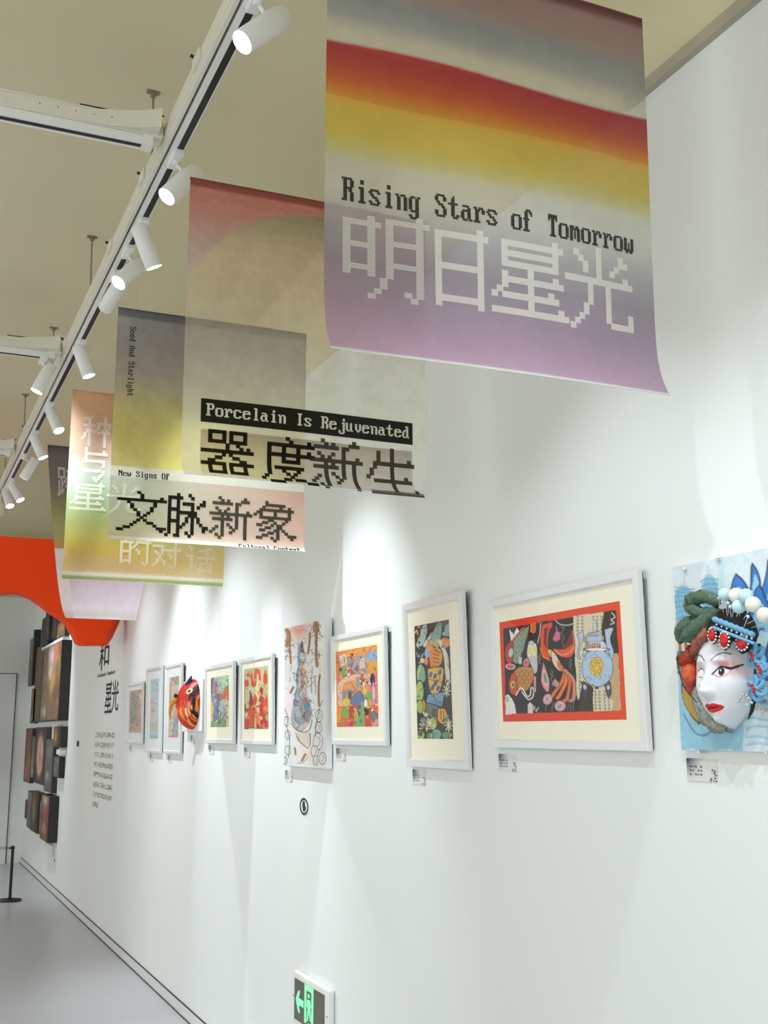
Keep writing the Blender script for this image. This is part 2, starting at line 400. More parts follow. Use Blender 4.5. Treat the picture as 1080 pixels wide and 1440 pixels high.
# orange arch screen hung across the room
def arch_outline():
    half = [(0.836, 2.650), (0.90, 2.643), (0.97, 2.618), (1.049, 2.566), (1.12, 2.514), (1.19, 2.474), (1.251, 2.425), (1.299, 2.350), (1.337, 2.283), (1.373, 2.267)]
    pts = []
    for k in range(-2, 1):
        ox = k * 1.19
        L = [(2 * 0.836 - x + ox, z) for x, z in half[::-1]] + [(x + ox, z) for x, z in half[1:]]
        pts += L
    pts += [(1.491, 2.267), (1.53, 2.33), (1.581, 2.456), (1.63, 2.56), (1.70, 2.66)]
    return pts
b = nb(); lo = arch_outline(); y0, y1 = 9.0, 9.22
fr_lo = []; bk_lo = []; fr_hi = []; bk_hi = []
for i, (x, z) in enumerate(lo):
    flare = 0.095 if x > 1.42 else 0.0
    fr_lo.append(b.verts.new((x, y0, z))); bk_lo.append(b.verts.new((min(x + flare, 1.705), y1, z + (0.008 if x > 1.4 else 0)))); fr_hi.append(b.verts.new((x, y0, 3.07))); bk_hi.append(b.verts.new((min(x + flare, 1.705), y1, 3.07)))
for i in range(len(lo) - 1):
    b.faces.new((fr_lo[i], fr_lo[i + 1], fr_hi[i + 1], fr_hi[i])); b.faces.new((bk_lo[i + 1], bk_lo[i], bk_hi[i], bk_hi[i + 1]))
    b.faces.new((fr_lo[i + 1], fr_lo[i], bk_lo[i], bk_lo[i + 1])); b.faces.new((fr_hi[i], fr_hi[i + 1], bk_hi[i + 1], bk_hi[i]))
b.faces.new((fr_lo[0], fr_hi[0], bk_hi[0], bk_lo[0])); b.faces.new((fr_lo[-1], bk_lo[-1], bk_hi[-1], fr_hi[-1]))
t = thing('arch_screen', 'bright orange scalloped arch screen spanning the corridor beyond the banners', 'arch', (0, 9.1, 3.07))
o = obj('arch_panel', b, M_ORANGE, t); o.location = -Vector(t.location)
def under(o, t):      # keep world coordinates under a placed parent
    o.location = -Vector(t.location); return o
for x in (-0.9, 0.4, 1.55):
    b = nb(); cyl(b, (x, 9.11, 3.06), (x, 9.11, CEIL), 0.004, seg=8); under(obj('hanging_rod', b, M_STEEL, t), t)

# ================================================================== LIGHTING TRUSS
TX, TZ = 0.735, 3.45
t = thing('lighting_truss', 'long white ceiling truss with black-slotted lamp track running down the corridor', 'track', (TX, 3, TZ))
b = nb(); box(b, 0.690, 0.736, -3.5, 14, TZ + 0.036, TZ + 0.082, 0.004); under(obj('beam', b, M_TRACK, t), t)
b = nb(); box(b, 0.694, 0.708, -3.5, 14, TZ + 0.012, TZ + 0.036, 0.002); under(obj('side_lip', b, M_TRACK, t), t)
b = nb(); box(b, 0.716, 0.730, -3.5, 14, TZ, TZ + 0.035); box(b, 0.7515, 0.756, -3.5, 14, TZ + 0.003, TZ + 0.035); box(b, 0.716, 0.756, -3.5, 14, TZ + 0.028, TZ + 0.036); under(obj('track_channel', b, M_LAMP, t), t)
b = nb(); box(b, 0.7305, 0.7512, -3.5, 14, TZ + 0.001, TZ + 0.027); under(obj('track_slot', b, M_SLOT, t), t)
for y in (1.1, 2.37, 3.65, 4.94, 6.22, 7.6, 8.9, 10.4, 11.9):
    b = nb(); cyl(b, (0.705, y, TZ + 0.08), (0.70, y, CEIL), 0.0035, seg=10); rd = under(obj('hanging_rod', b, M_STEEL, t), t)
    b = nb(); box(b, 0.678, 0.722, y - 0.012, y + 0.012, CEIL - 0.005, CEIL); cyl(b, (0.70, y, CEIL - 0.02), (0.70, y, CEIL - 0.006), 0.01, seg=10)
    obj('ceiling_plate', b, M_STEEL, rd)
for y in (2.95, 3.72, 4.35, 5.6, 6.5, 7.4):
    b = nb(); box(b, 0.682, 0.690, y - 0.04, y + 0.04, TZ + 0.04, TZ + 0.078, 0.002); j = under(obj('joint_plate', b, M_TRACK, t), t)
    b = nb(); cyl(b, (0.674, y + 0.03, TZ + 0.088), (0.684, y + 0.03, TZ + 0.084), 0.005, seg=10); obj('bolt', b, M_SLOT, j)
b = nb()
for k in range(4):
    tube(b, [(0.655 + 0.035 * math.cos(a), 3.50 + 0.035 * math.sin(a), TZ + 0.115 + k * 0.009 + 0.003 * math.sin(3 * a + k)) for a in [2 * math.pi * i / 20 for i in range(20)]], 0.0045, 6, True)
under(obj('coiled_cable', b, mat('grey_cable', rgb(120, 118, 100), 0.6), t), t)
def cross(y, words, arch=True):
    t = thing('cross_truss', words, 'track', (-1, y, TZ), 'cross trusses joined to the main lighting truss')
    b = nb(); box(b, -3.6, 0.688, y - 0.026, y + 0.026, TZ + 0.034, TZ + 0.088, 0.003); under(obj('beam', b, M_TRACK, t), t)
    b = nb(); box(b, -3.6, 0.655, y - 0.031, y - 0.026, TZ + 0.082, TZ + 0.088); under(obj('top_lip', b, M_TRACK, t), t)
    b = nb(); box(b, -3.6, 0.62, y - 0.026, y - 0.018, TZ + 0.003, TZ + 0.032); box(b, -3.6, 0.62, y + 0.002, y + 0.02, TZ + 0.004, TZ + 0.032); box(b, -3.6, 0.62, y - 0.024, y + 0.02, TZ + 0.028, TZ + 0.033)
    box(b, 0.62, 0.655, y - 0.026, y + 0.02, TZ, TZ + 0.036); under(obj('track_channel', b, M_LAMP, t), t)
    b = nb(); box(b, -3.6, 0.62, y - 0.0175, y + 0.0015, TZ + 0.002, TZ + 0.020); under(obj('track_slot', b, M_SLOT, t), t)
    b = nb()          # cast gusset that flares into the main truss
    n = 14; pa = []
    for i in range(n + 1):
        s = i / n; x = 0.28 + 0.39 * s; hh = 0.052 + 0.022 * s ** 3; w = 0.027 + 0.05 * s ** 4
        pa.append([b.verts.new((x, y - w, TZ + 0.036 + 0.01 * s ** 3)), b.verts.new((x, y - w, TZ + 0.036 + hh)), b.verts.new((x, y + w, TZ + 0.036 + hh)), b.verts.new((x, y + w, TZ + 0.036))])
    for i in range(n):
        for q in range(4): b.faces.new((pa[i][q], pa[i][(q + 1) % 4], pa[i + 1][(q + 1) % 4], pa[i + 1][q]))
    b.faces.new(pa[0][::-1]); b.faces.new(pa[-1]); g = under(obj('gusset', b, M_TRACK, t), t)
    b = nb()
    for i in range(6): cyl(b, (0.30 + i * 0.055, y - 0.030 - 0.008 * (i > 3), TZ + 0.066), (0.30 + i * 0.055, y - 0.024, TZ + 0.066), 0.0022, seg=8)
    obj('bolts', b, M_STEEL, g)['kind'] = 'stuff'
    b = nb(); tube(b, smooth_path([(0.42, y - 0.03, TZ + 0.090), (0.52, y - 0.030, TZ + 0.092), (0.60, y - 0.035, TZ + 0.096), (0.655, y - 0.03, TZ + 0.110), (0.69, y - 0.01, TZ + 0.12)]), 0.0028, 6); under(obj('power_cable', b, M_SLOT, t), t)
cross(3.41, 'nearest white cross truss, meeting the main truss beside the first ceiling rod')
cross(5.72, 'middle white cross truss with a lamp clipped under its end')
cross(7.95, 'farthest visible white cross truss, just above the leftmost lamps')

def spotlight(px, py, pz, d, label, track_y=None, power=1.0, size=60, tx=None):
    """px,py,pz: middle of the barrel; d: aim"""
    tx = TX + 0.004 if tx is None else tx
    t = thing('track_spotlight', label, 'lamp', (tx, py if track_y is None else track_y, TZ), 'white cylindrical spotlights on the ceiling tracks')
    d = Vector(d).normalized(); P = Vector((px, py, pz)); L = 0.16; R = 0.032
    a = P - d * L / 2; f = P + d * L / 2
    ty = t.location.y
    b = nb(); box(b, tx - 0.017, tx + 0.017, ty - 0.055, ty + 0.055, TZ - 0.018, TZ + 0.004, 0.003); under(obj('adapter', b, M_LAMP, t), t)
    b = nb(); cyl(b, (tx, ty, TZ - 0.03), (tx, ty, TZ - 0.016), 0.012); cyl(b, (tx, ty, TZ - 0.02), P - d * 0.03 + Vector((0, 0, 0.005)), 0.006, seg=12); under(obj('stem', b, M_LAMP, t), t)
    b = nb()
    M = Matrix.Translation(P) @ orient(d)
    prof = [(0.0, -L / 2), (R * 0.93, -L / 2), (R, -L / 2 + 0.003), (R, L / 2 - 0.001), (R * 0.97, L / 2), (R * 0.92, L / 2 - 0.001), (R * 0.90, L / 2 - 0.012), (R * 0.6, L / 2 - 0.05), (0.0, L / 2 - 0.05)]
    n = 32; rings = []
    for r, z in prof:
        rings.append([b.verts.new(M @ Vector((r * math.cos(2 * math.pi * k / n), r * math.sin(2 * math.pi * k / n), z))) for k in range(n)] if r > 0 else [b.verts.new(M @ Vector((0, 0, z)))])
    for A, B in zip(rings[:-1], rings[1:]):
        for k in range(n):
            k2 = (k + 1) % n
            if len(A) == 1: b.faces.new((A[0], B[k2], B[k]))
            elif len(B) == 1: b.faces.new((A[k], A[k2], B[0]))
            else: b.faces.new((A[k], A[k2], B[k2], B[k]))
    bo = under(obj('barrel', b, M_LAMP, t, False), t)
    for p in bo.data.polygons: p.use_smooth = True
    bo.data.polygons.foreach_get
    b = nb(); cyl(b, P + d * (L / 2 - 0.0045), P + d * (L / 2 - 0.0025), R * 0.91, seg=32); under(obj('lens', b, M_LENS, t), t)
    ld = bpy.data.lights.new('spot_beam', 'SPOT'); ld.energy = SPOT_W * power; ld.color = SPOT_COL; ld.spot_size = math.radians(size); ld.spot_blend = 0.85; ld.shadow_soft_size = 0.018
    lo_ = bpy.data.objects.new('spot_beam', ld); COL.objects.link(lo_); lo_.parent = t
    lo_.matrix_local = Matrix.Translation(f + d * 0.004 - t.location) @ (-d).to_track_quat('Z', 'Y').to_matrix().to_4x4()
    return t
spotlight(0.753, 2.521, 3.36, (-0.691, -0.098, -0.716), 'white spotlight at top, largest and nearest, its bright lens turned left')
spotlight(0.759, 3.426, 3.36, (-0.609, -0.167, -0.775), 'white spotlight touching the top left corner of the pink arch banner')
spotlight(0.759, 3.964, 3.36, (0.42, 0.12, -0.89), 'white spotlight angled down right with its lens seen as a thin sliver', power=1.2, size=54)
spotlight(0.75, 4.224, 3.36, (-0.601, -0.272, -0.752), 'white spotlight just below the thin-lensed one, lens turned left')
spotlight(0.733, 4.488, 3.36, (-0.24, 0.86, -0.45), 'white spotlight turned away, tucked behind another above the slate banner', power=1.9, size=50)
spotlight(0.755, 5.40, 3.36, (0.358, -0.080, -0.933), 'white spotlight right of the middle cross truss, pointing down right', size=48, power=1.2)
spotlight(0.612, 5.74, 3.355, (-0.405, 0.022, -0.914), 'white spotlight clipped under the middle cross truss', tx=0.60, track_y=5.72)
spotlight(0.769, 6.539, 3.36, (0.318, -0.369, -0.873), 'white spotlight level with the top of the peach banner, pointing down right', power=1.3, size=66)
spotlight(0.761, 7.218, 3.36, (0.412, -0.118, -0.903), 'white spotlight almost touching the left edge of the farthest slate banner', power=1.3, size=70)
spotlight(0.78, 7.871, 3.36, (-0.438, 0.20, -0.875), 'white spotlight aimed away left with no lens visible', tx=TX + 0.004)
spotlight(0.774, 8.698, 3.36, (0.45, -0.30, -0.84), 'white spotlight first of the small cluster at the left edge', size=60, power=0.5)
spotlight(0.742, 8.954, 3.36, (0.209, -0.408, -0.889), 'white spotlight second of the small cluster at the left edge', size=60, power=0.25)
spotlight(0.711, 9.30, 3.36, (0.35, 0.2, -0.9), 'white spotlight lowest in the cluster at the left edge', size=60, power=0.12)
# lamps of the same track outside the frame (behind and beside the viewer, and beyond the arch)
spotlight(0.74, 0.55, 3.36, (0.42, 0.30, -0.86), 'white spotlight on the track above and behind the viewer', size=84, power=0.6)
spotlight(0.74, 1.45, 3.36, (0.40, 0.10, -0.91), 'white spotlight on the track over the opera mask', size=66, power=0.42)
spotlight(0.74, 2.15, 3.36, (0.40, 0.12, -0.91), 'white spotlight on the track over the red-bordered picture', size=64, power=0.42)
spotlight(0.74, -0.5, 3.36, (0.3, 0.25, -0.9), 'white spotlight on the track farthest behind the viewer', size=80)
spotlight(0.74, 12.2, 3.36, (0.45, 0.25, -0.85), 'white spotlight on the track beyond the arch screen', size=85, power=1.2)

# ================================================================== BANNERS
BX0, BX1, BZ0, BZ1 = 0.722, 1.502, 3.235, 2.312
def ramp(v, stops):
    """stops: (t, (r,g,b), alpha) in sRGB 0-255"""
    ts = [s[0] for s in stops]
    C = np.array([lin(np.array(s[1]) / 255) for s in stops]); A = np.array([s[2] for s in stops])
    return np.stack([np.interp(v, ts, C[:, i]) for i in range(3)] + [np.interp(v, ts, A)], -1)
def boost(stops, g):
    return [(t, tuple(min(255, c * g) for c in col), a) for t, col, a in stops]
def banner(name_label, Y, pic, lines, surf, marks, period=0.0042, rodcol=(120, 70, 66), seed=0):
    t = thing('hanging_banner', name_label, 'banner', (1.11, Y, BZ0), 'printed translucent banners hung across the corridor')
    f = film_mat('banner_film_%d' % seed, period)
    film = sheet('printed_film', pic, lambda U, V: [c - l for c, l in zip(surf(U, V), t.location)], f, t, lines)
    for rows_mat in marks:
        rows, x0, x1, z0, z1, m, stripe, rot = rows_mat[:8]
        nm = rows_mat[8] if len(rows_mat) > 8 else 'lettering'
        bm = nb()
        def place(cx, cy):
            if rot: cx, cy = 1 - cy, cx
            x = x0 + (x1 - x0) * cx; z = z0 + (z1 - z0) * cy
            s = np.array([(x - BX0) / (BX1 - BX0)]); v = np.array([(BZ0 - z) / (BZ0 - BZ1)])
            X, YY, Z = surf(s, v)
            return Vector((X[0] - t.location.x, YY[0] - 0.0016 - t.location.y, Z[0] - t.location.z))
        cells(bm, rows, place, ov=0.12 if not stripe else 0.14, stripe=stripe)
        lt = finish_flat('pixel_character' if nm == 'lettering' and len(rows[0]) < 18 else nm, bm, m, film)
        if lt.name.startswith('lettering'): lt['kind'] = 'stuff'
    # stiffening rod at the top and two nylon lines to the ceiling
    X, YY, Z = surf(np.linspace(0, 1, 12), np.zeros(12))
    b = nb(); tube(b, [(X[i] - t.location.x, YY[i] + 0.004 - t.location.y, Z[i] - t.location.z) for i in range(12)], 0.0045, 8); obj('top_rod', b, mat('rod_' + str(seed), rgb(*rodcol), 0.6), t)
    b = nb()
    for i in (1, 10): cyl(b, (X[i] - t.location.x, YY[i] + 0.004 - t.location.y, Z[i] - t.location.z), (X[i] - t.location.x, YY[i] + 0.004 - t.location.y, CEIL - t.location.z), 0.0004, seg=5)
    obj('nylon_line', b, ink('nylon', (0.8, 0.8, 0.8), 0.25), t)
    return t
def surf_fn(Y, curl=0.04, c0=0.8, rip=0.0, x_left=None, x_right=None, zb=0.0, ph=0.0):
    def f(S, V):
        xl = BX0 if x_left is None else x_left(V); xr = BX1 if x_right is None else x_right(V)
        X = xl + (xr - xl) * S
        k = np.clip((V - c0) / (1 - c0), 0, 1)
        Yy = Y - curl * k ** 3.0 + rip * np.sin(S * 5.2 + ph + V * 1.3) * (0.4 + 0.6 * np.sin(V * 3.0)) 
        Z = BZ0 - (BZ0 - BZ1 + zb) * V + 0.0 * S
        return X, Yy, Z
    return f
INK_D = ink('dark_film_ink', rgb(28, 27, 22), 0.97, 0.1)
INK_D2 = ink('faded_film_ink', rgb(66, 62, 52), 0.92, 0.2)
INK_W = ink('white_film_ink', rgb(250, 248, 238), 0.75, 0.45)
INK_W2 = ink('pale_film_ink', rgb(255, 255, 255), 0.5, 0.45)
SQ = [(0, 0), (1, 0), (1, 1), (0, 1)]
def zrow(z): return (BZ0 - z) / (BZ0 - BZ1)

# --- banner 1
p = Pic(150, 220, SQ, (200, 200, 190)); V = p.V; S = p.U
g1 = 1.09
T = V + 0.012 * np.sin(S * 6.0) * np.exp(-((V - 0.27) / 0.1) ** 2)
p.img = ramp(T, boost([(0, (96, 54, 58), 0.97), (0.02, (104, 64, 66), 0.97), (0.035, (140, 108, 108), 0.92), (0.10, (140, 116, 112), 0.9), (0.155, (124, 128, 132), 0.86), (0.2, (140, 142, 142), 0.82), (0.24, (184, 178, 160), 0.72), (0.268, (190, 184, 164), 0.68),
   (0.275, (164, 42, 52), 0.96), (0.32, (172, 62, 52), 0.96), (0.36, (194, 92, 42), 0.96), (0.39, (206, 132, 44), 0.95), (0.415, (190, 158, 60), 0.93), (0.49, (188, 168, 74), 0.92), (0.525, (186, 178, 112), 0.82), (0.555, (192, 188, 172), 0.66), (0.63, (186, 184, 178), 0.68),
   (0.70, (156, 152, 158), 0.76), (0.78, (138, 126, 142), 0.8), (0.87, (158, 132, 158), 0.82), (0.95, (184, 150, 178), 0.84), (0.992, (196, 160, 188), 0.86), (0.993, (235, 232, 232), 0.9), (1.0, (235, 232, 232), 0.9)], g1))
p.noise(0.035, 14, 11)
ln = 0.12 + 0.75 * ((V > 0.275) & (V < 0.40)) * 0.55 + np.clip((V - 0.64) * 5, 0, 1) * (0.32 + 0.62 * S ** 2)
ln *= ~((V > 0.40) & (V < 0.62))
marks = [(text_rows('Rising Stars of Tomorrow'), 0.758, 1.452, 2.691, 2.625, INK_D, [(0.0, 0.44), (0.52, 0.96)], 0),
         (cj_rows('ming'), 0.762, 0.945, 2.628, 2.440, INK_W, [(0.0, 0.24), (0.33, 0.58), (0.67, 0.92)], 0), (cj_rows('ri'), 0.960, 1.078, 2.622, 2.448, INK_W, None, 0),
         (cj_rows('xing'), 1.086, 1.270, 2.625, 2.452, INK_W, None, 0), (cj_rows('guang'), 1.264, 1.440, 2.635, 2.445, INK_W, None, 0)]
banner('nearest and largest banner with red and yellow bands over white and black pixel lettering', 1.956, p, ln, surf_fn(1.956, 0.040, 0.80, 0.010, ph=0.6), marks, seed=1)

# --- banner 2
p = Pic(180, 220, SQ, (200, 200, 190)); V = p.V; S = p.U; g2 = 1.32
inn = ramp(V, boost([(0, (112, 102, 78), 0.9), (0.06, (112, 104, 80), 0.88), (0.12, (128, 116, 90), 0.8), (0.22, (160, 140, 114), 0.62), (0.38, (172, 154, 128), 0.45), (0.5, (178, 168, 146), 0.34), (0.62, (186, 184, 164), 0.36), (0.8, (192, 192, 174), 0.5), (0.985, (204, 206, 192), 0.55), (1, (220, 220, 210), 0.75)], g2))
outr = ramp(V, boost([(0, (118, 56, 50), 0.97), (0.022, (120, 58, 52), 0.97), (0.028, (152, 92, 84), 0.92), (0.08, (158, 98, 88), 0.9), (0.16, (152, 112, 108), 0.82), (0.28, (156, 136, 132), 0.6), (0.42, (170, 156, 146), 0.4), (0.6, (186, 184, 164), 0.36), (1, (204, 206, 192), 0.55)], g2))
r = np.hypot((S - 0.53) / 0.53, (V - 0.46) / 0.40)
circ = np.clip((1 - r) * 60 + 0.5, 0, 1)
circ = np.where(V > 0.46, 1.0 * (np.abs(S - 0.53) < 0.53), circ)[..., None]
p.img = inn * circ + outr * (1 - circ)
def region(img, pu, pv, x0, x1, z0, z1, stops_fn):
    m = (pu >= (x0 - BX0) / (BX1 - BX0)) & (pu <= (x1 - BX0) / (BX1 - BX0)) & (pv >= zrow(z0)) & (pv <= zrow(z1))
    img[m] = stops_fn(pu, pv)[m]
rs = p.img.copy()
region(p.img, S, V, 0.777, 1.451, 2.463, 2.306, lambda u, v: ramp(v, boost([(0.82, (136, 124, 104), 0.85), (0.87, (166, 150, 130), 0.75), (0.99, (192, 184, 168), 0.6)], 1.15)))
f = p.noise(0.07, 18, 12)
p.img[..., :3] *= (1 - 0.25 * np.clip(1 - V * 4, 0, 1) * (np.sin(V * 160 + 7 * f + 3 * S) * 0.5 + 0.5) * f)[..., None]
bar = ['#' * 40] * 1
marks = [(bar, 0.777, 1.451, 2.546, 2.489, INK_D, None, 0, 'caption_bar'),
         (cj_rows('qi'), 0.779, 0.935, 2.462, 2.328, INK_D, None, 0), (cj_rows('du'), 0.955, 1.125, 2.462, 2.312, INK_D, None, 0),
         (cj_rows('xin'), 1.112, 1.283, 2.470, 2.308, INK_D2, None, 0), (cj_rows('sheng'), 1.296, 1.468, 2.462, 2.306, INK_D2, None, 0)]
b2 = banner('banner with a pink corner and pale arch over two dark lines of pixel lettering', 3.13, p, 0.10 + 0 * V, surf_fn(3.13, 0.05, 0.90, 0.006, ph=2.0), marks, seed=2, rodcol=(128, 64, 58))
film2 = [c for c in b2.children if c.name.startswith('printed_film')][0]
bm = nb(); s2 = surf_fn(3.13, 0.05, 0.90, 0.006, ph=2.0)
def pl2(cx, cy):
    x = 0.790 + (1.444 - 0.790) * cx; z = 2.539 + (2.491 - 2.539) * cy
    X, YY, Z = s2(np.array([(x - BX0) / (BX1 - BX0)]), np.array([zrow(z)]))
    return Vector((X[0] - b2.location.x, YY[0] - 0.003 - b2.location.y, Z[0] - b2.location.z))
cells(bm, text_rows('Porcelain Is Rejuvenated'), pl2, ov=0.04); finish_flat('caption_text', bm, ink('caption_white', rgb(235, 232, 215), 1.0, 0.2), film2)['kind'] = 'stuff'

# --- banner 3
p = Pic(150, 200, SQ, (200, 200, 190)); V = p.V; S = p.U; g3 = 1.34
p.img = ramp(V, boost([(0, (74, 74, 82), 0.97), (0.03, (76, 76, 84), 0.97), (0.04, (104, 102, 104), 0.93), (0.15, (108, 104, 106), 0.92), (0.28, (122, 114, 106), 0.88), (0.36, (138, 132, 104), 0.86), (0.46, (152, 148, 94), 0.86), (0.6, (164, 156, 90), 0.88), (0.684, (172, 166, 96), 0.88), (0.69, (190, 192, 176), 0.62), (0.98, (198, 198, 186), 0.62), (1, (220, 222, 214), 0.85)], g3))
f = p.noise(0.07, 12, 13)
def peach(u, v):
    k = np.clip((u - 0.25) / 0.75, 0, 1)[..., None]
    a = ramp(v, boost([(0.7, (192, 190, 172), 0.66), (1, (206, 192, 178), 0.66)], 1.1)); c = ramp(v, boost([(0.7, (204, 160, 138), 0.86), (1, (222, 184, 168), 0.84)], 1.1))
    return a * (1 - k) + c * k
region(p.img, S, V, 0.722, 1.502, 2.560, 2.328, peach)
marks = [(text_rows('New Signs Of'), 0.752, 0.950, 2.586, 2.556, INK_D, None, 0),
         (cj_rows('wen'), 0.752, 0.940, 2.508, 2.352, INK_D, None, 0), (cj_rows('mai'), 0.935, 1.115, 2.512, 2.340, INK_D, None, 0),
         (cj_rows('xin'), 1.110, 1.283, 2.513, 2.345, INK_D2, None, 0), (cj_rows('xiang'), 1.290, 1.470, 2.510, 2.346, INK_D2, None, 0),
         (text_rows('Cultural Context')[:7], 1.225, 1.482, 2.3275, 2.3135, INK_D, None, 0),
         (text_rows('Seed And Starlight'), 0.765, 0.795, 3.165, 2.880, ink('slate_ink', rgb(60, 60, 62), 0.9, 0.1), None, 1)]
banner('slate and olive banner with four dark pixel characters on a peach panel', 4.29, p, 0.05 + 0 * V, surf_fn(4.29, 0.03, 0.93, 0.005, ph=1.0), marks, seed=3, rodcol=(70, 70, 80))

# --- banner 4
p = Pic(140, 190, SQ, (200, 200, 190)); V = p.V; S = p.U; g4 = 1.12
p.img = ramp(V, boost([(0, (176, 130, 94), 0.92), (0.03, (184, 138, 102), 0.9), (0.2, (190, 150, 122), 0.82), (0.34, (206, 176, 154), 0.72), (0.42, (216, 220, 206), 0.7), (0.5, (190, 214, 186), 0.72), (0.6, (166, 190, 142), 0.76), (0.7, (166, 178, 112), 0.78), (0.78, (190, 178, 92), 0.8), (0.88, (200, 168, 84), 0.82), (0.955, (206, 176, 110), 0.82), (0.962, (222, 214, 188), 0.86), (0.975, (222, 214, 188), 0.86), (0.982, (142, 156, 104), 0.95), (0.995, (142, 160, 108), 0.95), (1, (210, 200, 150), 0.9)], g4))  # near-white stop between peach and green is lamp glare put into the print
p.noise(0.04, 8, 14)
marks = [(cj_rows('zhong'), 0.775, 0.925, 3.118, 2.965, INK_W2, None, 0), (cj_rows('yu'), 0.765, 0.915, 2.958, 2.790, INK_W, None, 0), (cj_rows('xing'), 0.738, 0.908, 2.785, 2.650, INK_W, None, 0), (cj_rows('guang'), 0.912, 1.075, 2.790, 2.640, INK_W, None, 0),
         (cj_rows('de'), 0.985, 1.130, 2.528, 2.392, INK_W, None, 0), (cj_rows('dui'), 1.138, 1.290, 2.518, 2.385, INK_W, None, 0), (cj_rows('hua'), 1.305, 1.462, 2.505, 2.372, INK_W, None, 0),
         (text_rows('The Dialogue Between Seed and Starlight'), 0.760, 1.462, 2.362, 2.343, INK_W2, None, 0)]
banner('peach to green to ochre banner with white pixel characters', 5.48, p, 0.03 + 0 * V, surf_fn(5.48, -0.02, 0.85, 0.012, ph=0.2), marks, seed=4, rodcol=(176, 124, 90))

# --- banner 5
p = Pic(140, 190, SQ, (200, 200, 190)); V = p.V; S = p.U; g5 = 1.12
p.img = ramp(V, boost([(0, (68, 68, 78), 0.96), (0.03, (72, 72, 80), 0.96), (0.05, (88, 82, 86), 0.93), (0.22, (102, 92, 92), 0.92), (0.3, (118, 108, 88), 0.9), (0.45, (148, 144, 92), 0.86), (0.55, (160, 154, 92), 0.8), (0.615, (170, 156, 96), 0.78), (0.625, (172, 150, 170), 0.95), (0.75, (186, 166, 186), 0.95), (0.9, (204, 192, 206), 0.95), (1, (224, 220, 226), 0.96)], g5))
edge = np.clip((S - 0.0) / 0.09, 0, 1)[..., None]
low = np.clip((V - 0.5) * 5, 0, 1)[..., None]
wht = np.array([*lin(np.array((232, 230, 230)) / 255), 0.9])
p.img = np.where((S < 0.13 * (V > 0.6))[..., None], wht, p.img)
p.noise(0.04, 8, 15)
marks = [(cj_rows('kua'), 0.770, 0.900, 3.120, 2.955, INK_W2, None, 0)]
banner('farthest banner, slate to olive to lilac, hanging askew in front of the arch', 6.65, p, 0.03 + 0 * V, surf_fn(6.65, 0.03, 0.9, 0.006, x_left=lambda V: 0.752 + 0.125 * V ** 1.1 + 0.025 * V ** 9, x_right=lambda V: 1.50 - 0.20 * V, zb=0.075), marks, seed=5, rodcol=(70, 70, 80))

# ================================================================== PICTURES ON THE WALL
exec_later = []
def prism_frame(bm, y0, y1, z0, z1, w, xf, xb, lip=0.006):
    """rectangular moulding with a bevelled inner lip, front at xf (towards the room), back at xb"""
    def ring(yi, zi, x): return [bm.verts.new((x, y, z)) for y, z in ((y0 + yi, z0 + zi), (y1 - yi, z0 + zi), (y1 - yi, z1 - zi), (y0 + yi, z1 - zi))]
    R = [ring(0, 0, xb), ring(0, 0, xf + 0.002), ring(0.002, 0.002, xf), ring(w - lip, w - lip, xf), ring(w, w, xf + 0.008), ring(w, w, xb)]
    for A, B in zip(R, R[1:] + R[:1]):
        for i in range(4): bm.faces.new((A[i], A[(i + 1) % 4], B[(i + 1) % 4], B[i]))
def picture(label, y0, y1, z0, z1, art, pic, w=0.026, matm=None, depth=0.016, lean=0.010, name='framed_picture'):
    """y0<y1 outer edges, art = (ya0, ya1, za0, za1); the frame leans out a little at the top"""
    k = 1.687 / 1.66; kz = lambda z: EYE + (z - EYE) * k
    y0, y1, z0, z1 = y0 * k, y1 * k, kz(z0), kz(z1); art = (art[0] * k, art[1] * k, kz(art[2]), kz(art[3]))
    t = thing(name, label, 'picture', (WX - 0.002, (y0 + y1) / 2, z0), 'children\'s pictures along the wall')
    t.rotation_euler = (0, -lean / (z1 - z0), 0)
    oy, oz = t.location.y, z0
    Y0, Y1, Z1 = y0 - oy, y1 - oy, z1 - oz
    xb = -0.004; xf = xb - depth
    b = nb(); prism_frame(b, Y0, Y1, 0, Z1, w, xf, xb); obj('frame', b, M_FRAME, t)
    b = nb(); box(b, xb - 0.004, xb + 0.005, Y0 + 0.004, Y1 - 0.004, 0.006, Z1 - 0.006); bk = obj('backing', b, M_BACK, t)
    b = nb(); box(b, xb + 0.002, xb + 0.005, Y0 + 0.001, Y0 + 0.006, Z1 * 0.8, Z1 * 0.8 + 0.02); obj('hanger', b, M_STEEL, bk)
    b = nb(); box(b, xf + 0.0085, xf + 0.0100, Y0 + w - 0.002, Y1 - w + 0.002, w - 0.002, Z1 - w + 0.002); obj('mat_board', b, matm or M_CREAM, t)
    a0, a1, c0, c1 = art[0] - oy, art[1] - oy, art[2] - oz, art[3] - oz
    sheet('artwork', pic, lambda U, V: (np.full_like(U, xf + 0.0080), a1 + (a0 - a1) * U, c1 + (c0 - c1) * V), M_PRINT, t)
    b = nb(); box(b, xf + 0.0045, xf + 0.0060, Y0 + w - 0.001, Y1 - w + 0.001, w - 0.001, Z1 - w + 0.001); obj('glass', b, M_GLASS, t)
    return t
K, W_, RED, ORG, YEL = (22, 20, 18), (238, 236, 230), (206, 34, 22), (232, 96, 20), (226, 184, 60)
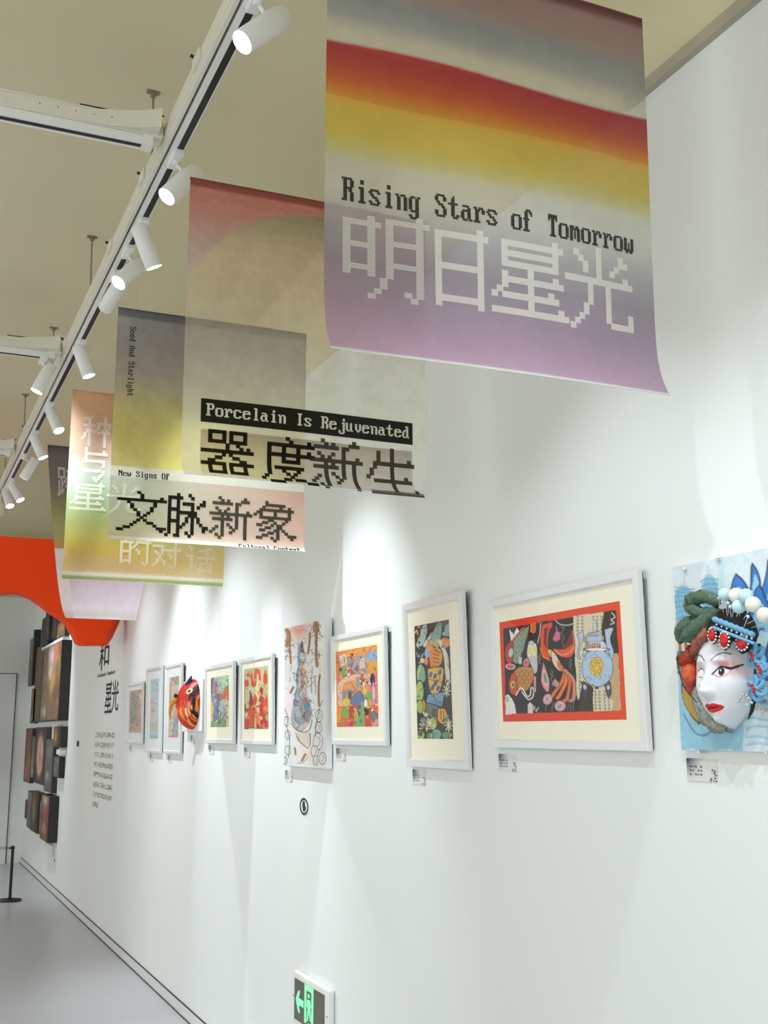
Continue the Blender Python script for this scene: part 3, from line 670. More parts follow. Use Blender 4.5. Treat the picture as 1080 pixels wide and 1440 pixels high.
def patches(p, box_, n, cols, r0, r1, seed):
    g = np.random.default_rng(seed); x0, y0, x1, y1 = box_
    for _ in range(n):
        x, y = g.uniform(x0, x1), g.uniform(y0, y1); c = cols[g.integers(len(cols))]; a = g.uniform(0, 180); r = g.uniform(r0, r1)
        p.ell(x, y, r, r * g.uniform(.4, .9) * 2.0, tuple(np.clip(np.array(c) + g.normal(0, 12, 3), 5, 250)), g.uniform(-25, 25), (70, 46, 40) if g.random() < .5 and r1 > 1 else None, 2)
def scribbles(p, box_, n, c, w, seed, step=14):
    g = np.random.default_rng(seed); x0, y0, x1, y1 = box_
    for _ in range(n):
        x, y = g.uniform(x0, x1), g.uniform(y0, y1); a = g.uniform(0, 6.28); P = [(x, y)]
        for _ in range(4):
            a += g.normal(0, 0.9); x += math.cos(a) * step; y += math.sin(a) * step; P.append((x, y))
        p.line(P, c, w, sm=True)

# --- the red-bordered collage (design units: a drawing 1080 x 972)
p = Pic(250, 150, [(98, 187), (1015, 40), (1052, 942), (115, 943)], (222, 52, 22))
p.put(np.clip((p.U - 0.2) * 1.1, 0, 1), (240, 84, 14), 0.6)
p.poly([(128, 235), (985, 107), (1008, 872), (135, 885)], K)
p.poly([(660, 150), (900, 118), (875, 250), (885, 440), (1000, 440), (1008, 872), (790, 876), (805, 690), (730, 760), (680, 786)], (216, 208, 180))
p.poly([(895, 118), (985, 107), (1000, 440), (930, 420), (870, 260)], (44, 34, 26)); p.poly([(925, 430), (1000, 440), (1006, 870), (940, 872), (955, 800), (890, 760), (940, 620)], (196, 168, 124))
p.poly([(730, 640), (800, 690), (800, 874), (690, 876), (690, 790)], (56, 46, 34))
for cx in (695, 730, 812, 842, 876): 
    for k in range(8):
        yy = 150 + k * 26
        if yy < 270: p.line([(cx - 7, yy), (cx + 6, yy + 6), (cx - 2, yy + 14)], (60, 54, 44), 5)
for cx in (818, 850, 888, 920):
    for k in range(6): p.line([(cx - 7, 720 + k * 26), (cx + 7, 724 + k * 26), (cx, 736 + k * 26)], (60, 54, 44), 5)
for k in range(9): p.line([(697, 500 + k * 28), (708, 506 + k * 28), (700, 516 + k * 28)], (70, 60, 50), 5)
p.line([(955, 130), (975, 160), (945, 180), (970, 200), (940, 215)], W_, 6, sm=True)
scribbles(p, (140, 220, 300, 480), 10, (90, 92, 90), 3, 1)
# grey-green fish
p.poly([(180, 330), (175, 235), (205, 275), (232, 225), (250, 265), (215, 310)], (236, 232, 222), K, 4)
p.poly([(175, 335), (260, 240), (300, 212), (205, 330)], (232, 98, 40), None)
p.poly([(200, 330), (255, 262), (325, 210), (312, 300), (262, 440), (225, 508), (195, 490), (180, 400)], (140, 160, 142), K, 4)
for k in range(26):
    x = 205 + (k % 6) * 18; y = 262 + (k // 6) * 44 + (k % 2) * 16; p.line([(x, y), (x + 5, y + 14), (x - 4, y + 24)], (60, 76, 66), 4)
p.poly([(178, 338), (200, 352), (198, 460), (182, 500), (150, 490), (138, 420), (150, 365)], (200, 42, 40), K, 4, sm=True); p.ell(182, 420, 18, 36, (196, 200, 186), 10, K, 4)
p.ell(176, 524, 30, 17, (200, 90, 90), 8, W_, 4)
p.poly([(332, 200), (378, 194), (376, 262), (355, 276), (335, 260)], (232, 120, 50)); p.line([(350, 200), (352, 262)], (160, 60, 20), 4); p.line([(364, 198), (366, 262)], (160, 60, 20), 4)
# eyed wing and small pink
p.poly([(306, 400), (320, 345), (345, 330), (362, 350), (380, 390), (384, 470), (380, 560), (350, 580), (335, 520), (305, 450)], (196, 196, 190), K, 4, sm=True)
p.ell(324, 406, 12, 32, (230, 210, 90), 8, W_, 5); p.ell(362, 400, 11, 32, (230, 210, 90), 4, W_, 5)
p.poly([(240, 450), (266, 455), (262, 510), (236, 505)], (190, 196, 196)); p.ell(298, 500, 22, 38, (212, 130, 146), 10, K, 4); p.ell(296, 496, 9, 14, (190, 60, 90))
# gold fish
p.poly([(205, 560), (250, 530), (340, 535), (352, 600), (330, 670), (290, 712), (235, 700), (215, 640)], (196, 138, 62), K, 4, sm=True)
for k in range(34):
    x = 226 + (k % 7) * 17; y = 552 + (k // 7) * 30 + (k % 2) * 12; p.line([(x, y), (x + 6, y + 10), (x, y + 20)], (110, 60, 30), 4)
p.poly([(205, 565), (225, 620), (228, 690), (215, 740), (175, 720), (163, 650), (180, 590)], (216, 66, 30), K, 4, sm=True); p.ell(194, 662, 17, 32, (214, 186, 70), 6, K, 4); p.ell(196, 664, 7, 15, K)
p.line([(215, 742), (240, 700), (262, 690), (300, 750), (325, 742), (332, 690), (350, 700), (345, 755), (310, 775), (262, 720)], W_, 8, sm=True)
p.poly([(352, 600), (372, 600), (370, 720), (352, 730)], (214, 150, 176), K, 3)
p.poly([(135, 745), (160, 735), (185, 770), (205, 820), (216, 884), (135, 886)], (228, 226, 224)); p.line([(140, 765), (155, 755), (160, 780), (146, 795), (140, 770)], K, 4)
p.poly([(303, 880), (305, 815), (322, 795), (340, 815), (344, 880)], (226, 206, 200)); scribbles(p, (345, 840, 395, 875), 4, W_, 4, 2, 8)
# phoenix
p.poly([(425, 215), (470, 200), (500, 190), (505, 225), (480, 250), (462, 330), (470, 420), (478, 480), (430, 460), (405, 400), (405, 300)], (224, 74, 22), K, 4)
p.poly([(440, 240), (470, 225), (452, 330), (460, 400), (430, 350)], (110, 30, 18)); p.line([(408, 390), (430, 455), (475, 478)], (240, 120, 30), 12)
p.line([(415, 200), (405, 280), (385, 350)], W_, 4); p.line([(528, 180), (560, 210), (620, 216), (660, 205)], W_, 5, sm=True)
p.poly([(660, 240), (667, 400), (640, 455), (590, 462), (540, 440), (505, 392), (560, 400), (610, 350)], (226, 84, 44), K, 4, sm=True); p.poly([(655, 270), (655, 360), (600, 400), (560, 405), (620, 340)], (122, 26, 26))
p.line([(520, 405), (560, 440), (620, 430), (660, 385)], (240, 150, 130), 9, sm=True)
p.poly([(498, 320), (515, 285), (520, 262), (545, 265), (560, 275), (556, 300), (566, 320), (545, 335), (520, 342)], (214, 104, 142), K, 3); p.line([(533, 268), (530, 230)], (230, 150, 180), 5)
for y0_ in (0, 1, 2): p.line([(560 + 12 * y0_, 225), (585, 250), (565, 280), (590, 310), (572, 345), (592, 375)], (120, 116, 112), 3, sm=True)
for xx, yy in ((395, 430), (630, 470), (485, 560)): p.line([(xx, yy), (xx + 14, yy + 14), (xx - 4, yy + 28), (xx + 14, yy + 44), (xx - 4, yy + 58), (xx + 12, yy + 80)], (150, 146, 140), 4, sm=True)
p.poly([(460, 400), (490, 398), (500, 430), (482, 460)], (228, 196, 60), K, 3)
p.poly([(490, 400), (520, 430), (545, 480), (590, 560), (560, 568), (525, 545), (495, 490)], (232, 206, 186), K, 4, sm=True); p.poly([(530, 480), (555, 500), (588, 560), (560, 566), (532, 530)], (220, 120, 50))
for dx, c in ((0, (220, 120, 40)), (1, (232, 130, 50)), (2, (222, 104, 40)), (3, (214, 140, 120))):
    p.line([(590, 560), (600 - 30 + dx * 28, 640), (560 - 60 + dx * 52, 740 + (dx > 1) * 30), (480 + dx * 50, 770 + (dx > 1) * 20)], (90, 40, 20), 30, sm=True); p.line([(590, 560), (600 - 30 + dx * 28, 640), (560 - 60 + dx * 52, 740 + (dx > 1) * 30), (480 + dx * 50, 770 + (dx > 1) * 20)], c, 22, sm=True)
p.line([(600, 560), (650, 640), (655, 760)], (220, 130, 110), 14, sm=True)
p.poly([(428, 492), (450, 560), (472, 640), (462, 722), (425, 690), (408, 620)], (222, 146, 150), K, 4, sm=True); p.ell(440, 615, 12, 45, (110, 150, 140), -8, (236, 190, 190), 5)
p.poly([(485, 665), (515, 618), (550, 660), (530, 692)], (222, 146, 150), K, 4); p.ell(515, 662, 13, 15, (120, 160, 150))
p.ell(455, 778, 34, 42, (226, 156, 160), 20, K, 4); p.ell(452, 776, 14, 18, (120, 160, 170), 20, W_, 3); p.ell(550, 830, 42, 40, (226, 156, 160), -20, K, 4); p.ell(548, 832, 16, 24, (130, 150, 190), 30, W_, 3)
for xx in (450, 500, 620, 640, 660): p.line([(xx, 800 - (xx > 600) * 60), (xx - 14, 870)], (150, 150, 150), 3)
# vessel
p.poly([(700, 640), (765, 690), (740, 780), (722, 750), (726, 690)], (70, 70, 76), K, 4, sm=True); p.poly([(890, 680), (930, 650), (940, 740), (920, 768), (905, 740)], (80, 80, 86), K, 4, sm=True); p.ell(740, 690, 12, 18, (200, 200, 210)); p.ell(918, 695, 12, 16, (200, 200, 210)); p.ell(830, 695, 18, 14, (80, 80, 86))
p.poly([(688, 285), (730, 270), (735, 320), (712, 380), (700, 440), (715, 475), (690, 470), (688, 420), (700, 350)], (176, 196, 222), K, 4, sm=True)
p.poly([(895, 258), (962, 245), (940, 330), (962, 430), (950, 480), (930, 470), (915, 410), (905, 330)], (180, 200, 226), K, 4, sm=True)
p.poly([(745, 385), (780, 340), (880, 330), (905, 360), (925, 440), (880, 420), (760, 420), (725, 460)], (210, 214, 226), K, 4)
p.poly([(755, 300), (775, 280), (860, 270), (880, 300), (880, 340), (752, 350)], (176, 196, 222), K, 4)
p.poly([(750, 362), (862, 358), (866, 402), (756, 404)], (220, 170, 150), K, 4)
for k in range(6): p.line([(762 + k * 18, 400), (768 + k * 18, 368), (776 + k * 18, 400)], (120, 40, 30), 4); p.line([(766 + k * 15, 306), (772 + k * 15, 286), (780 + k * 15, 304)], (150, 60, 40), 4)
p.poly([(735, 310), (752, 308), (752, 345), (737, 345)], (216, 176, 60), K, 3); p.poly([(876, 308), (894, 304), (892, 334), (878, 338)], (216, 176, 60), K, 3)
p.line([(800, 270), (790, 235), (812, 170), (818, 268)], (210, 210, 210), 5); p.line([(812, 170), (845, 225), (832, 268)], (90, 90, 90), 4)
p.ell(838, 545, 117, 140, (176, 198, 226), 0, K, 5); p.ell(832, 405, 80, 12, (232, 234, 236), 0, K, 4)
for a in range(14):
    q = a * math.pi / 7 + 0.2; R_ = 58 if a % 2 else 42
    p.ell(830 + R_ * 0.62 * math.cos(q), 536 + R_ * 1.0 * math.sin(q), 17, 20, (226, 190, 70), math.degrees(q), (110, 80, 20), 3)
p.ell(830, 536, 20, 26, (232, 200, 90), 0, (120, 80, 20), 3); p.ell(828, 530, 8, 12, (226, 140, 120))
scribbles(p, (760, 430, 930, 470), 8, (90, 120, 170), 3, 4, 8); scribbles(p, (740, 620, 930, 670), 10, (80, 120, 150), 3, 5, 8)
p.noise(0.05, 40, 3)
KZ = lambda z, s=0.975: 1.6 + (z - 1.6) * s
picture('large white frame with red-bordered collage of fish, phoenix and blue vase', 2.272, 3.026, 1.556, 1.991, (2.36, 2.974, 1.631, 1.922), p, w=0.026)

# --- dark picture with yellow pot (design 596 x 1440)
p = Pic(120, 190, [(133, 310), (375, 252), (407, 1083), (157, 1092)], (30, 34, 48))
p.poly([(133, 300), (390, 250), (390, 300), (135, 350)], (70, 66, 66)); 
p.poly([(180, 310), (215, 290), (228, 330), (205, 420), (170, 450), (145, 440), (170, 380)], (170, 190, 186), K, 4, sm=True); p.line([(205, 440), (235, 390), (272, 345)], (214, 222, 220), 18, sm=True)
p.poly([(285, 290), (305, 265), (325, 300), (318, 380), (290, 430), (262, 420), (250, 380)], (120, 170, 158), K, 4, sm=True); p.poly([(345, 300), (385, 262), (392, 370), (340, 372)], (130, 166, 172), K, 4)
p.ell(242, 440, 28, 44, (232, 140, 50), 10); p.ell(350, 415, 40, 34, (236, 136, 60), 0); p.ell(290, 420, 26, 30, (206, 176, 70))
p.line([(135, 355), (150, 340), (158, 365)], YEL, 10, sm=True)
p.line([(310, 410), (345, 470), (362, 560), (368, 690)], (218, 214, 204), 32, sm=True); p.line([(300, 420), (335, 500), (345, 590), (360, 700)], K, 5, sm=True); p.line([(330, 420), (372, 500), (382, 600)], K, 5, sm=True)
p.ell(285, 520, 45, 70, (222, 150, 40), 8); p.ell(262, 530, 18, 60, (236, 120, 30), 8)
for k in range(5): p.line([(268, 470 + k * 26), (305, 480 + k * 26)], (90, 60, 20), 6)
p.ell(225, 490, 20, 34, (150, 176, 206), 0); p.ell(188, 545, 16, 18, (226, 200, 190), 0, K, 4); p.ell(216, 548, 14, 26, (230, 130, 60))
p.poly([(228, 600), (335, 590), (332, 690), (310, 760), (275, 790), (245, 755), (230, 690)], (226, 176, 50), K, 5, sm=True)
for x, y in ((248, 640), (312, 620), (280, 650), (262, 730), (300, 735), (282, 700)): p.ell(x, y, 12, 22, (60, 100, 140), 20); 
p.line([(225, 672), (338, 690)], (90, 60, 20), 5)
p.poly([(232, 780), (345, 760), (330, 860), (212, 835)], (110, 156, 186), K, 5); scribbles(p, (235, 790, 330, 850), 10, (50, 80, 110), 3, 7, 8)
p.poly([(190, 830), (330, 868), (305, 965), (196, 910)], (96, 112, 106), K, 5); p.ell(198, 860, 12, 40, (226, 160, 40), 0, K, 4); p.poly([(302, 870), (350, 880), (368, 940), (345, 985), (300, 960)], (232, 156, 36), K, 5, sm=True)
p.line([(318, 880), (320, 950)], K, 5); p.line([(335, 885), (340, 955)], K, 5)
p.ell(178, 640, 30, 66, (170, 196, 140), 0, K, 4); p.ell(188, 660, 24, 40, (130, 168, 150), 0); p.ell(172, 760, 26, 70, (168, 190, 110), 0, K, 4); p.ell(174, 870, 22, 44, (160, 180, 90), 0, K, 4)
for cx, cy in ((360, 745), (375, 990)):
    for a in range(8): p.line([(cx, cy), (cx + 24 * math.cos(a * .785), cy + 42 * math.sin(a * .785))], (220, 214, 180), 8)
for a in range(9): q = 3.14 + a * 0.39; p.line([(210, 1020), (210 + 40 * math.cos(q), 1020 + 80 * math.sin(q))], (226, 176, 150), 10)
p.ell(265, 980, 28, 44, (150, 180, 96), 0, K, 4); p.ell(180, 1065, 24, 30, (160, 186, 90), 0, K, 4); p.ell(290, 1055, 34, 34, (120, 160, 140), 0, K, 4); p.ell(245, 1070, 26, 24, (96, 130, 96), 0, K, 4); p.ell(365, 1060, 36, 26, (100, 140, 120), 0, K, 4)
patches(p, (150, 300, 380, 560), 12, [(170, 190, 180), (222, 150, 60), (60, 70, 90)], 5, 12, 77); patches(p, (150, 900, 400, 1080), 22, [(150, 180, 96), (110, 150, 120), (220, 190, 160), (60, 80, 70)], 6, 16, 78); scribbles(p, (140, 300, 395, 1080), 40, (30, 34, 40), 4, 79, 12); scribbles(p, (140, 450, 220, 560), 6, (220, 220, 220), 3, 8, 8); p.noise(0.06, 30, 4)
picture('tall narrow white frame with dark picture of a yellow pot among lily pads', 3.190, 3.645, 1.486, 2.043, (3.298, 3.564, 1.580, 1.960), p, w=0.030, lean=0.016)

# --- orange city picture (design 686 x 1440)
p = Pic(150, 130, [(108, 325), (512, 247), (515, 1043), (108, 1050)], (222, 150, 90))
p.poly([(100, 320), (520, 245), (520, 300), (420, 330), (320, 335), (200, 350), (105, 400)], (236, 150, 60)); scribbles(p, (120, 270, 500, 350), 14, (160, 70, 20), 4, 21)
p.poly([(108, 340), (160, 350), (140, 600), (108, 640)], (216, 110, 50)); p.poly([(140, 360), (200, 350), (220, 420), (160, 480)], (206, 196, 176)); p.ell(186, 515, 36, 58, (120, 160, 90)); p.ell(250, 520, 38, 40, (206, 70, 50), 0, W_, 5)
p.poly([(215, 380), (320, 370), (300, 540), (240, 480)], (140, 168, 180), K, 4); p.poly([(318, 360), (420, 340), (415, 545), (318, 548)], (116, 160, 176), (232, 150, 70), 8); p.poly([(335, 380), (400, 372), (395, 480), (335, 488)], (196, 190, 176), (220, 140, 60), 6)
p.poly([(420, 320), (512, 300), (512, 400), (430, 420)], (140, 176, 206)); scribbles(p, (430, 320, 505, 400), 8, (60, 90, 130), 3, 22); p.ell(470, 465, 42, 55, (234, 156, 30)); p.ell(490, 490, 14, 20, (130, 140, 60))
p.line([(258, 370), (270, 420), (255, 470)], (190, 50, 40), 18); p.ell(268, 350, 12, 14, K); p.line([(185, 370), (195, 430)], K, 7)
p.line([(150, 820), (140, 680), (190, 600), (290, 565), (410, 550)], (228, 180, 150), 50, sm=True); p.line([(120, 780), (115, 660), (170, 575), (270, 535), (400, 545)], (90, 60, 40), 4, sm=True)
p.poly([(160, 800), (170, 720), (230, 670), (300, 690), (330, 760), (300, 800)], (226, 140, 70)); p.line([(180, 800), (190, 730), (230, 700), (280, 720)], (96, 140, 166), 26, sm=True)
p.ell(240, 745, 18, 40, (40, 44, 56)); p.ell(205, 810, 36, 36, (216, 190, 90)); p.line([(250, 610), (300, 700)], K, 4); p.poly([(300, 570), (340, 560), (345, 650), (305, 680)], (150, 150, 146)); p.line([(350, 570), (356, 640)], K, 10); p.line([(375, 590), (378, 650)], W_, 12)
p.poly([(430, 560), (512, 520), (514, 840), (460, 850), (420, 700)], (216, 120, 130)); p.ell(465, 590, 22, 60, (46, 36, 40)); p.ell(470, 720, 12, 110, (230, 190, 190), 0); p.line([(440, 530), (420, 690)], (240, 200, 200), 6)
p.poly([(260, 770), (330, 700), (372, 760), (370, 860), (250, 830)], (90, 120, 160), K, 4, sm=True); p.ell(425, 750, 34, 40, (110, 170, 90)); p.ell(385, 700, 18, 40, (226, 186, 60))
p.poly([(106, 860), (515, 835), (516, 1050), (106, 1052)], (226, 100, 40)); p.poly([(108, 870), (150, 870), (150, 1000), (108, 1010)], (240, 140, 30)); p.ell(190, 910, 42, 58, (110, 170, 70)); p.poly([(228, 850), (268, 850), (268, 1040), (228, 1040)], (200, 40, 30)); p.poly([(268, 860), (330, 870), (320, 970), (275, 1000)], (226, 156, 60), K, 4)
p.poly([(300, 845), (348, 840), (345, 930), (320, 955)], (60, 96, 130)); p.poly([(345, 800), (378, 800), (372, 1045), (270, 1045), (290, 1000), (345, 930)], (110, 176, 80)); p.ell(396, 820, 18, 44, (228, 220, 214), 0, K, 4); p.ell(400, 900, 26, 50, (40, 36, 38)); p.poly([(385, 940), (435, 930), (440, 1040), (385, 1042)], (200, 60, 70))
p.poly([(440, 870), (510, 930), (495, 1020), (445, 960)], (90, 130, 140), K, 6); p.ell(460, 890, 10, 16, W_); p.ell(190, 1010, 28, 40, (216, 90, 80)); p.poly([(455, 1000), (512, 960), (514, 1045), (460, 1045)], (224, 150, 150))
patches(p, (120, 350, 500, 560), 26, [(226, 196, 150), (130, 160, 170), (206, 90, 50), (236, 160, 70), (60, 56, 60)], 5, 14, 71); patches(p, (120, 850, 505, 1035), 26, [(236, 150, 60), (120, 170, 90), (70, 100, 140), (230, 210, 190), (200, 60, 40)], 5, 15, 72); patches(p, (340, 560, 505, 850), 20, [(226, 150, 150), (230, 190, 80), (50, 46, 50), (236, 220, 210)], 4, 12, 73); scribbles(p, (110, 350, 510, 860), 60, (120, 80, 60), 3, 23, 12); p.noise(0.10, 36, 5)
picture('white frame with crowded orange and blue town scene, right of the long canvas', 3.822, 4.372, 1.552, 1.985, (3.905, 4.330, 1.622, 1.921), p, w=0.024)

# --- red festive picture (design 560 x 1440)
p = Pic(120, 100, [(130, 335), (408, 280), (398, 1000), (118, 1005)], (186, 190, 140))
p.soft(260, 550, 90, 130, (222, 214, 160), 0.8)
p.line([(170, 400), (200, 380), (225, 500), (250, 500), (265, 340), (290, 360)], (216, 70, 30), 34, sm=True); p.line([(300, 340), (310, 440)], (206, 60, 26), 26); p.ell(372, 430, 26, 70, (212, 50, 24)); p.ell(375, 380, 20, 20, (232, 70, 30)); p.ell(155, 490, 24, 44, (206, 60, 36)); p.ell(320, 580, 22, 60, (198, 44, 20))
p.poly([(200, 560), (212, 640), (245, 760), (230, 980), (185, 980), (165, 800)], (206, 66, 20), (120, 30, 16), 4); p.poly([(195, 560), (205, 600), (235, 700), (225, 790), (180, 700)], (140, 26, 24)); p.ell(250, 690, 26, 80, (216, 70, 30)); p.poly([(245, 820), (290, 820), (288, 980), (250, 975)], (232, 100, 20)); p.ell(265, 790, 10, 26, (236, 220, 200))
p.poly([(285, 690), (330, 560), (345, 700), (340, 980), (300, 980), (300, 800)], (176, 20, 14)); p.poly([(330, 700), (395, 640), (398, 980), (330, 985)], (208, 40, 20)); p.ell(360, 760, 26, 60, (226, 70, 26)); p.ell(145, 770, 24, 50, (90, 40, 56)); p.ell(150, 940, 30, 70, (200, 50, 24)); p.ell(165, 870, 16, 20, (236, 130, 40)); p.ell(345, 900, 40, 60, (176, 18, 16)); p.ell(380, 860, 16, 30, (200, 170, 90))
p.line([(350, 500), (380, 540), (360, 580), (392, 620)], (60, 60, 40), 5, sm=True); p.line([(120, 1000), (200, 985), (400, 995)], (70, 60, 30), 10); p.line([(134, 380), (128, 600), (120, 980)], (110, 110, 60), 8); patches(p, (135, 560, 390, 980), 36, [(216, 60, 24), (236, 110, 30), (160, 20, 18), (190, 190, 140), (236, 150, 60)], 7, 20, 74); patches(p, (140, 340, 390, 560), 14, [(216, 80, 30), (200, 196, 150), (232, 140, 60)], 5, 12, 75); scribbles(p, (130, 500, 395, 970), 26, (110, 30, 20), 4, 31, 14); p.noise(0.10, 26, 6)
picture('white frame with red and orange festive picture, left of the long canvas', 5.150, 5.685, 1.543, 1.968, (5.225, 5.625, 1.616, 1.914), p, w=0.024)

# --- blue/orange picture (design 551 x 1440)
p = Pic(110, 90, [(165, 365), (378, 345), (368, 950), (150, 955)], (176, 196, 176))
p.poly([(165, 365), (200, 360), (215, 420), (180, 560), (155, 560)], (70, 76, 96)); p.poly([(190, 380), (235, 410), (240, 520), (205, 590), (180, 520)], (180, 110, 140)); p.soft(330, 420, 40, 70, (190, 226, 190), 0.9)
p.poly([(155, 570), (200, 590), (245, 560), (262, 650), (240, 760), (260, 890), (190, 900), (195, 700)], (110, 130, 156), K, 5, sm=True); p.poly([(150, 690), (185, 660), (185, 850), (150, 865)], (226, 166, 110)); p.poly([(250, 540), (300, 570), (340, 480), (375, 520), (370, 640), (320, 610), (270, 640)], (206, 104, 40), (110, 40, 20), 5, sm=True)
p.ell(350, 670, 16, 50, (230, 176, 140)); p.poly([(350, 720), (372, 740), (368, 950), (330, 950)], (206, 200, 140)); p.poly([(270, 640), (330, 620), (340, 740), (270, 800)], (170, 200, 180)); p.poly([(150, 950), (170, 880), (220, 880), (250, 910), (345, 760), (330, 950)], (130, 160, 90), (40, 60, 80), 5); p.line([(262, 830), (340, 730)], (170, 110, 120), 10); p.line([(200, 820), (265, 900), (270, 760)], (50, 60, 100), 7, sm=True)
patches(p, (165, 380, 370, 940), 34, [(150, 180, 160), (90, 110, 140), (200, 130, 80), (140, 160, 100), (190, 200, 210)], 6, 16, 76); scribbles(p, (160, 370, 370, 600), 26, (70, 90, 90), 3, 41, 12); scribbles(p, (160, 600, 370, 940), 16, (60, 80, 110), 3, 42, 12); p.noise(0.12, 22, 7)
picture('white frame with blue-grey and green picture, right of the red fish mask', 5.80, 6.385, 1.542, 1.968, (5.910, 6.275, 1.629, 1.899), p, w=0.026)

# --- three pale tall pictures (design 1047 x 1440)
p = Pic(60, 110, [(572, 330), (692, 305), (668, 1062), (560, 1070)], (206, 190, 164))
p.poly([(610, 330), (690, 312), (688, 430), (640, 430)], (168, 156, 140)); p.poly([(575, 400), (600, 400), (596, 700), (572, 700)], (186, 150, 130)); p.poly([(640, 800), (680, 760), (672, 1060), (600, 1060), (610, 960)], (160, 166, 176)); p.poly([(560, 1050), (670, 1040), (668, 1064), (560, 1070)], (226, 140, 110)); p.line([(580, 340), (690, 318)], (206, 120, 90), 8); p.line([(575, 780), (640, 700)], (120, 110, 100), 5)
scribbles(p, (565, 330, 690, 1050), 36, (110, 90, 80), 4, 51, 12); scribbles(p, (600, 780, 680, 1050), 16, (80, 90, 110), 4, 52, 10); p.noise(0.08, 20, 8)
picture('tall white frame with sand-coloured drawing, partly behind the red fish mask', 6.955, 7.415, 1.470, 2.025, (7.04, 7.305, 1.570, 1.946), p, w=0.022, matm=M_WHITEMAT)
p = Pic(50, 110, [(345, 350), (447, 350), (415, 1078), (330, 1080)], (186, 206, 212))
p.poly([(340, 620), (395, 640), (380, 900), (345, 880)], (220, 186, 176)); p.poly([(335, 900), (420, 900), (415, 1010), (332, 1010)], (190, 190, 180)); p.poly([(332, 1040), (415, 1050), (414, 1080), (330, 1080)], (150, 186, 200)); scribbles(p, (345, 380, 440, 900), 24, (120, 140, 150), 4, 53, 12); p.line([(410, 420), (432, 470)], (80, 90, 100), 6); p.noise(0.07, 20, 9)
picture('tall white frame with pale blue drawing, middle of the three pale pictures', 7.505, 7.99, 1.468, 2.035, (7.605, 7.865, 1.560, 1.955), p, w=0.022, matm=M_WHITEMAT)
p = Pic(60, 80, [(85, 495), (237, 470), (218, 1003), (65, 1010)], (172, 160, 148))
p.poly([(200, 480), (236, 472), (218, 1000), (172, 1005), (196, 700)], (216, 156, 136)); p.ell(214, 495, 18, 26, (232, 120, 80)); p.ell(212, 570, 8, 36, (236, 226, 220)); p.poly([(85, 700), (130, 600), (160, 700), (150, 900), (90, 900)], (156, 152, 140)); p.poly([(75, 900), (170, 880), (170, 1000), (70, 1005)], (196, 170, 156)); scribbles(p, (75, 510, 190, 990), 34, (100, 90, 84), 5, 54, 14); p.noise(0.08, 20, 10)
picture('white frame with grey and salmon drawing, farthest left of the row', 8.10, 8.67, 1.522, 1.955, (8.14, 8.59, 1.598, 1.902), p, w=0.022, matm=M_WHITEMAT)

# --- long unframed canvas (design 554 x 1440)
p = Pic(130, 200, [(108, 185), (442, 103), (430, 1282), (92, 1258)], (226, 226, 226))
p.soft(220, 200, 90, 70, (236, 150, 130), 0.9); p.soft(200, 300, 60, 90, (238, 200, 180), 0.5); p.soft(150, 830, 60, 120, (236, 200, 196), 0.5); p.soft(290, 1180, 60, 90, (240, 206, 176), 0.6)
for P, w in (([(120, 190), (140, 230), (125, 320)], 34), ([(150, 230), (150, 330), (152, 460)], 14), ([(360, 150), (358, 200)], 50), ([(362, 200), (358, 380), (365, 480)], 24), ([(310, 220), (305, 300), (296, 380)], 22), ([(385, 550), (375, 640), (376, 790)], 16), ([(150, 690), (172, 645)], 16), ([(235, 1220), (262, 1170)], 18), ([(180, 1120), (184, 1175)], 12)):
    p.line(P, (176, 128, 86), w, sm=True); p.line([(x + 5, y) for x, y in P], (110, 74, 50), 5, sm=True)
scribbles(p, (335, 130, 385, 470), 22, (90, 66, 50), 4, 61, 12); scribbles(p, (120, 190, 160, 450), 12, (110, 80, 60), 4, 62, 12)
p.poly([(242, 280), (258, 340), (266, 440), (286, 560), (288, 690), (306, 760), (322, 850), (300, 930), (250, 985), (190, 985), (158, 930), (158, 830), (182, 760), (204, 690), (208, 560), (222, 450), (226, 340)], (170, 176, 178), None, 4, 0.8, True)
p.poly([(175, 790), (230, 740), (300, 780), (318, 860), (270, 930), (190, 930), (165, 870)], (140, 148, 150), None, 4, 0.8, True); p.soft(215, 830, 40, 70, (196, 200, 200), 0.7); p.soft(285, 870, 30, 60, (120, 128, 132), 0.6)
p.line([(228, 310), (218, 400), (222, 470), (200, 560), (204, 640), (186, 720)], (120, 160, 188), 16, sm=True); p.poly([(238, 292), (246, 280), (256, 300), (254, 360), (236, 366)], (84, 92, 98), K, 4)
p.ell(250, 410, 20, 42, (224, 214, 204), 0, (70, 70, 74), 3); p.line([(240, 405), (246, 405)], K, 4); p.line([(254, 402), (260, 402)], K, 4); p.line([(246, 430), (256, 429)], (190, 90, 80), 5); p.line([(236, 370), (250, 362), (266, 375)], (80, 86, 90), 10, sm=True)
p.poly([(228, 470), (270, 468), (276, 560), (262, 680), (238, 688), (222, 600)], (232, 196, 166), None, 4, 0.9, True); p.ell(246, 512, 20, 18, (240, 160, 90)); p.ell(250, 600, 14, 40, (222, 180, 170)); p.line([(232, 530), (248, 560), (268, 530)], (170, 100, 70), 5, sm=True); p.line([(236, 620), (262, 600), (240, 670)], (150, 110, 100), 4, sm=True)
scribbles(p, (180, 560, 300, 960), 46, (74, 80, 86), 4, 81, 18); scribbles(p, (215, 300, 280, 560), 26, (70, 76, 84), 3, 82, 12); scribbles(p, (120, 180, 420, 700), 26, (150, 150, 156), 3, 83, 14)
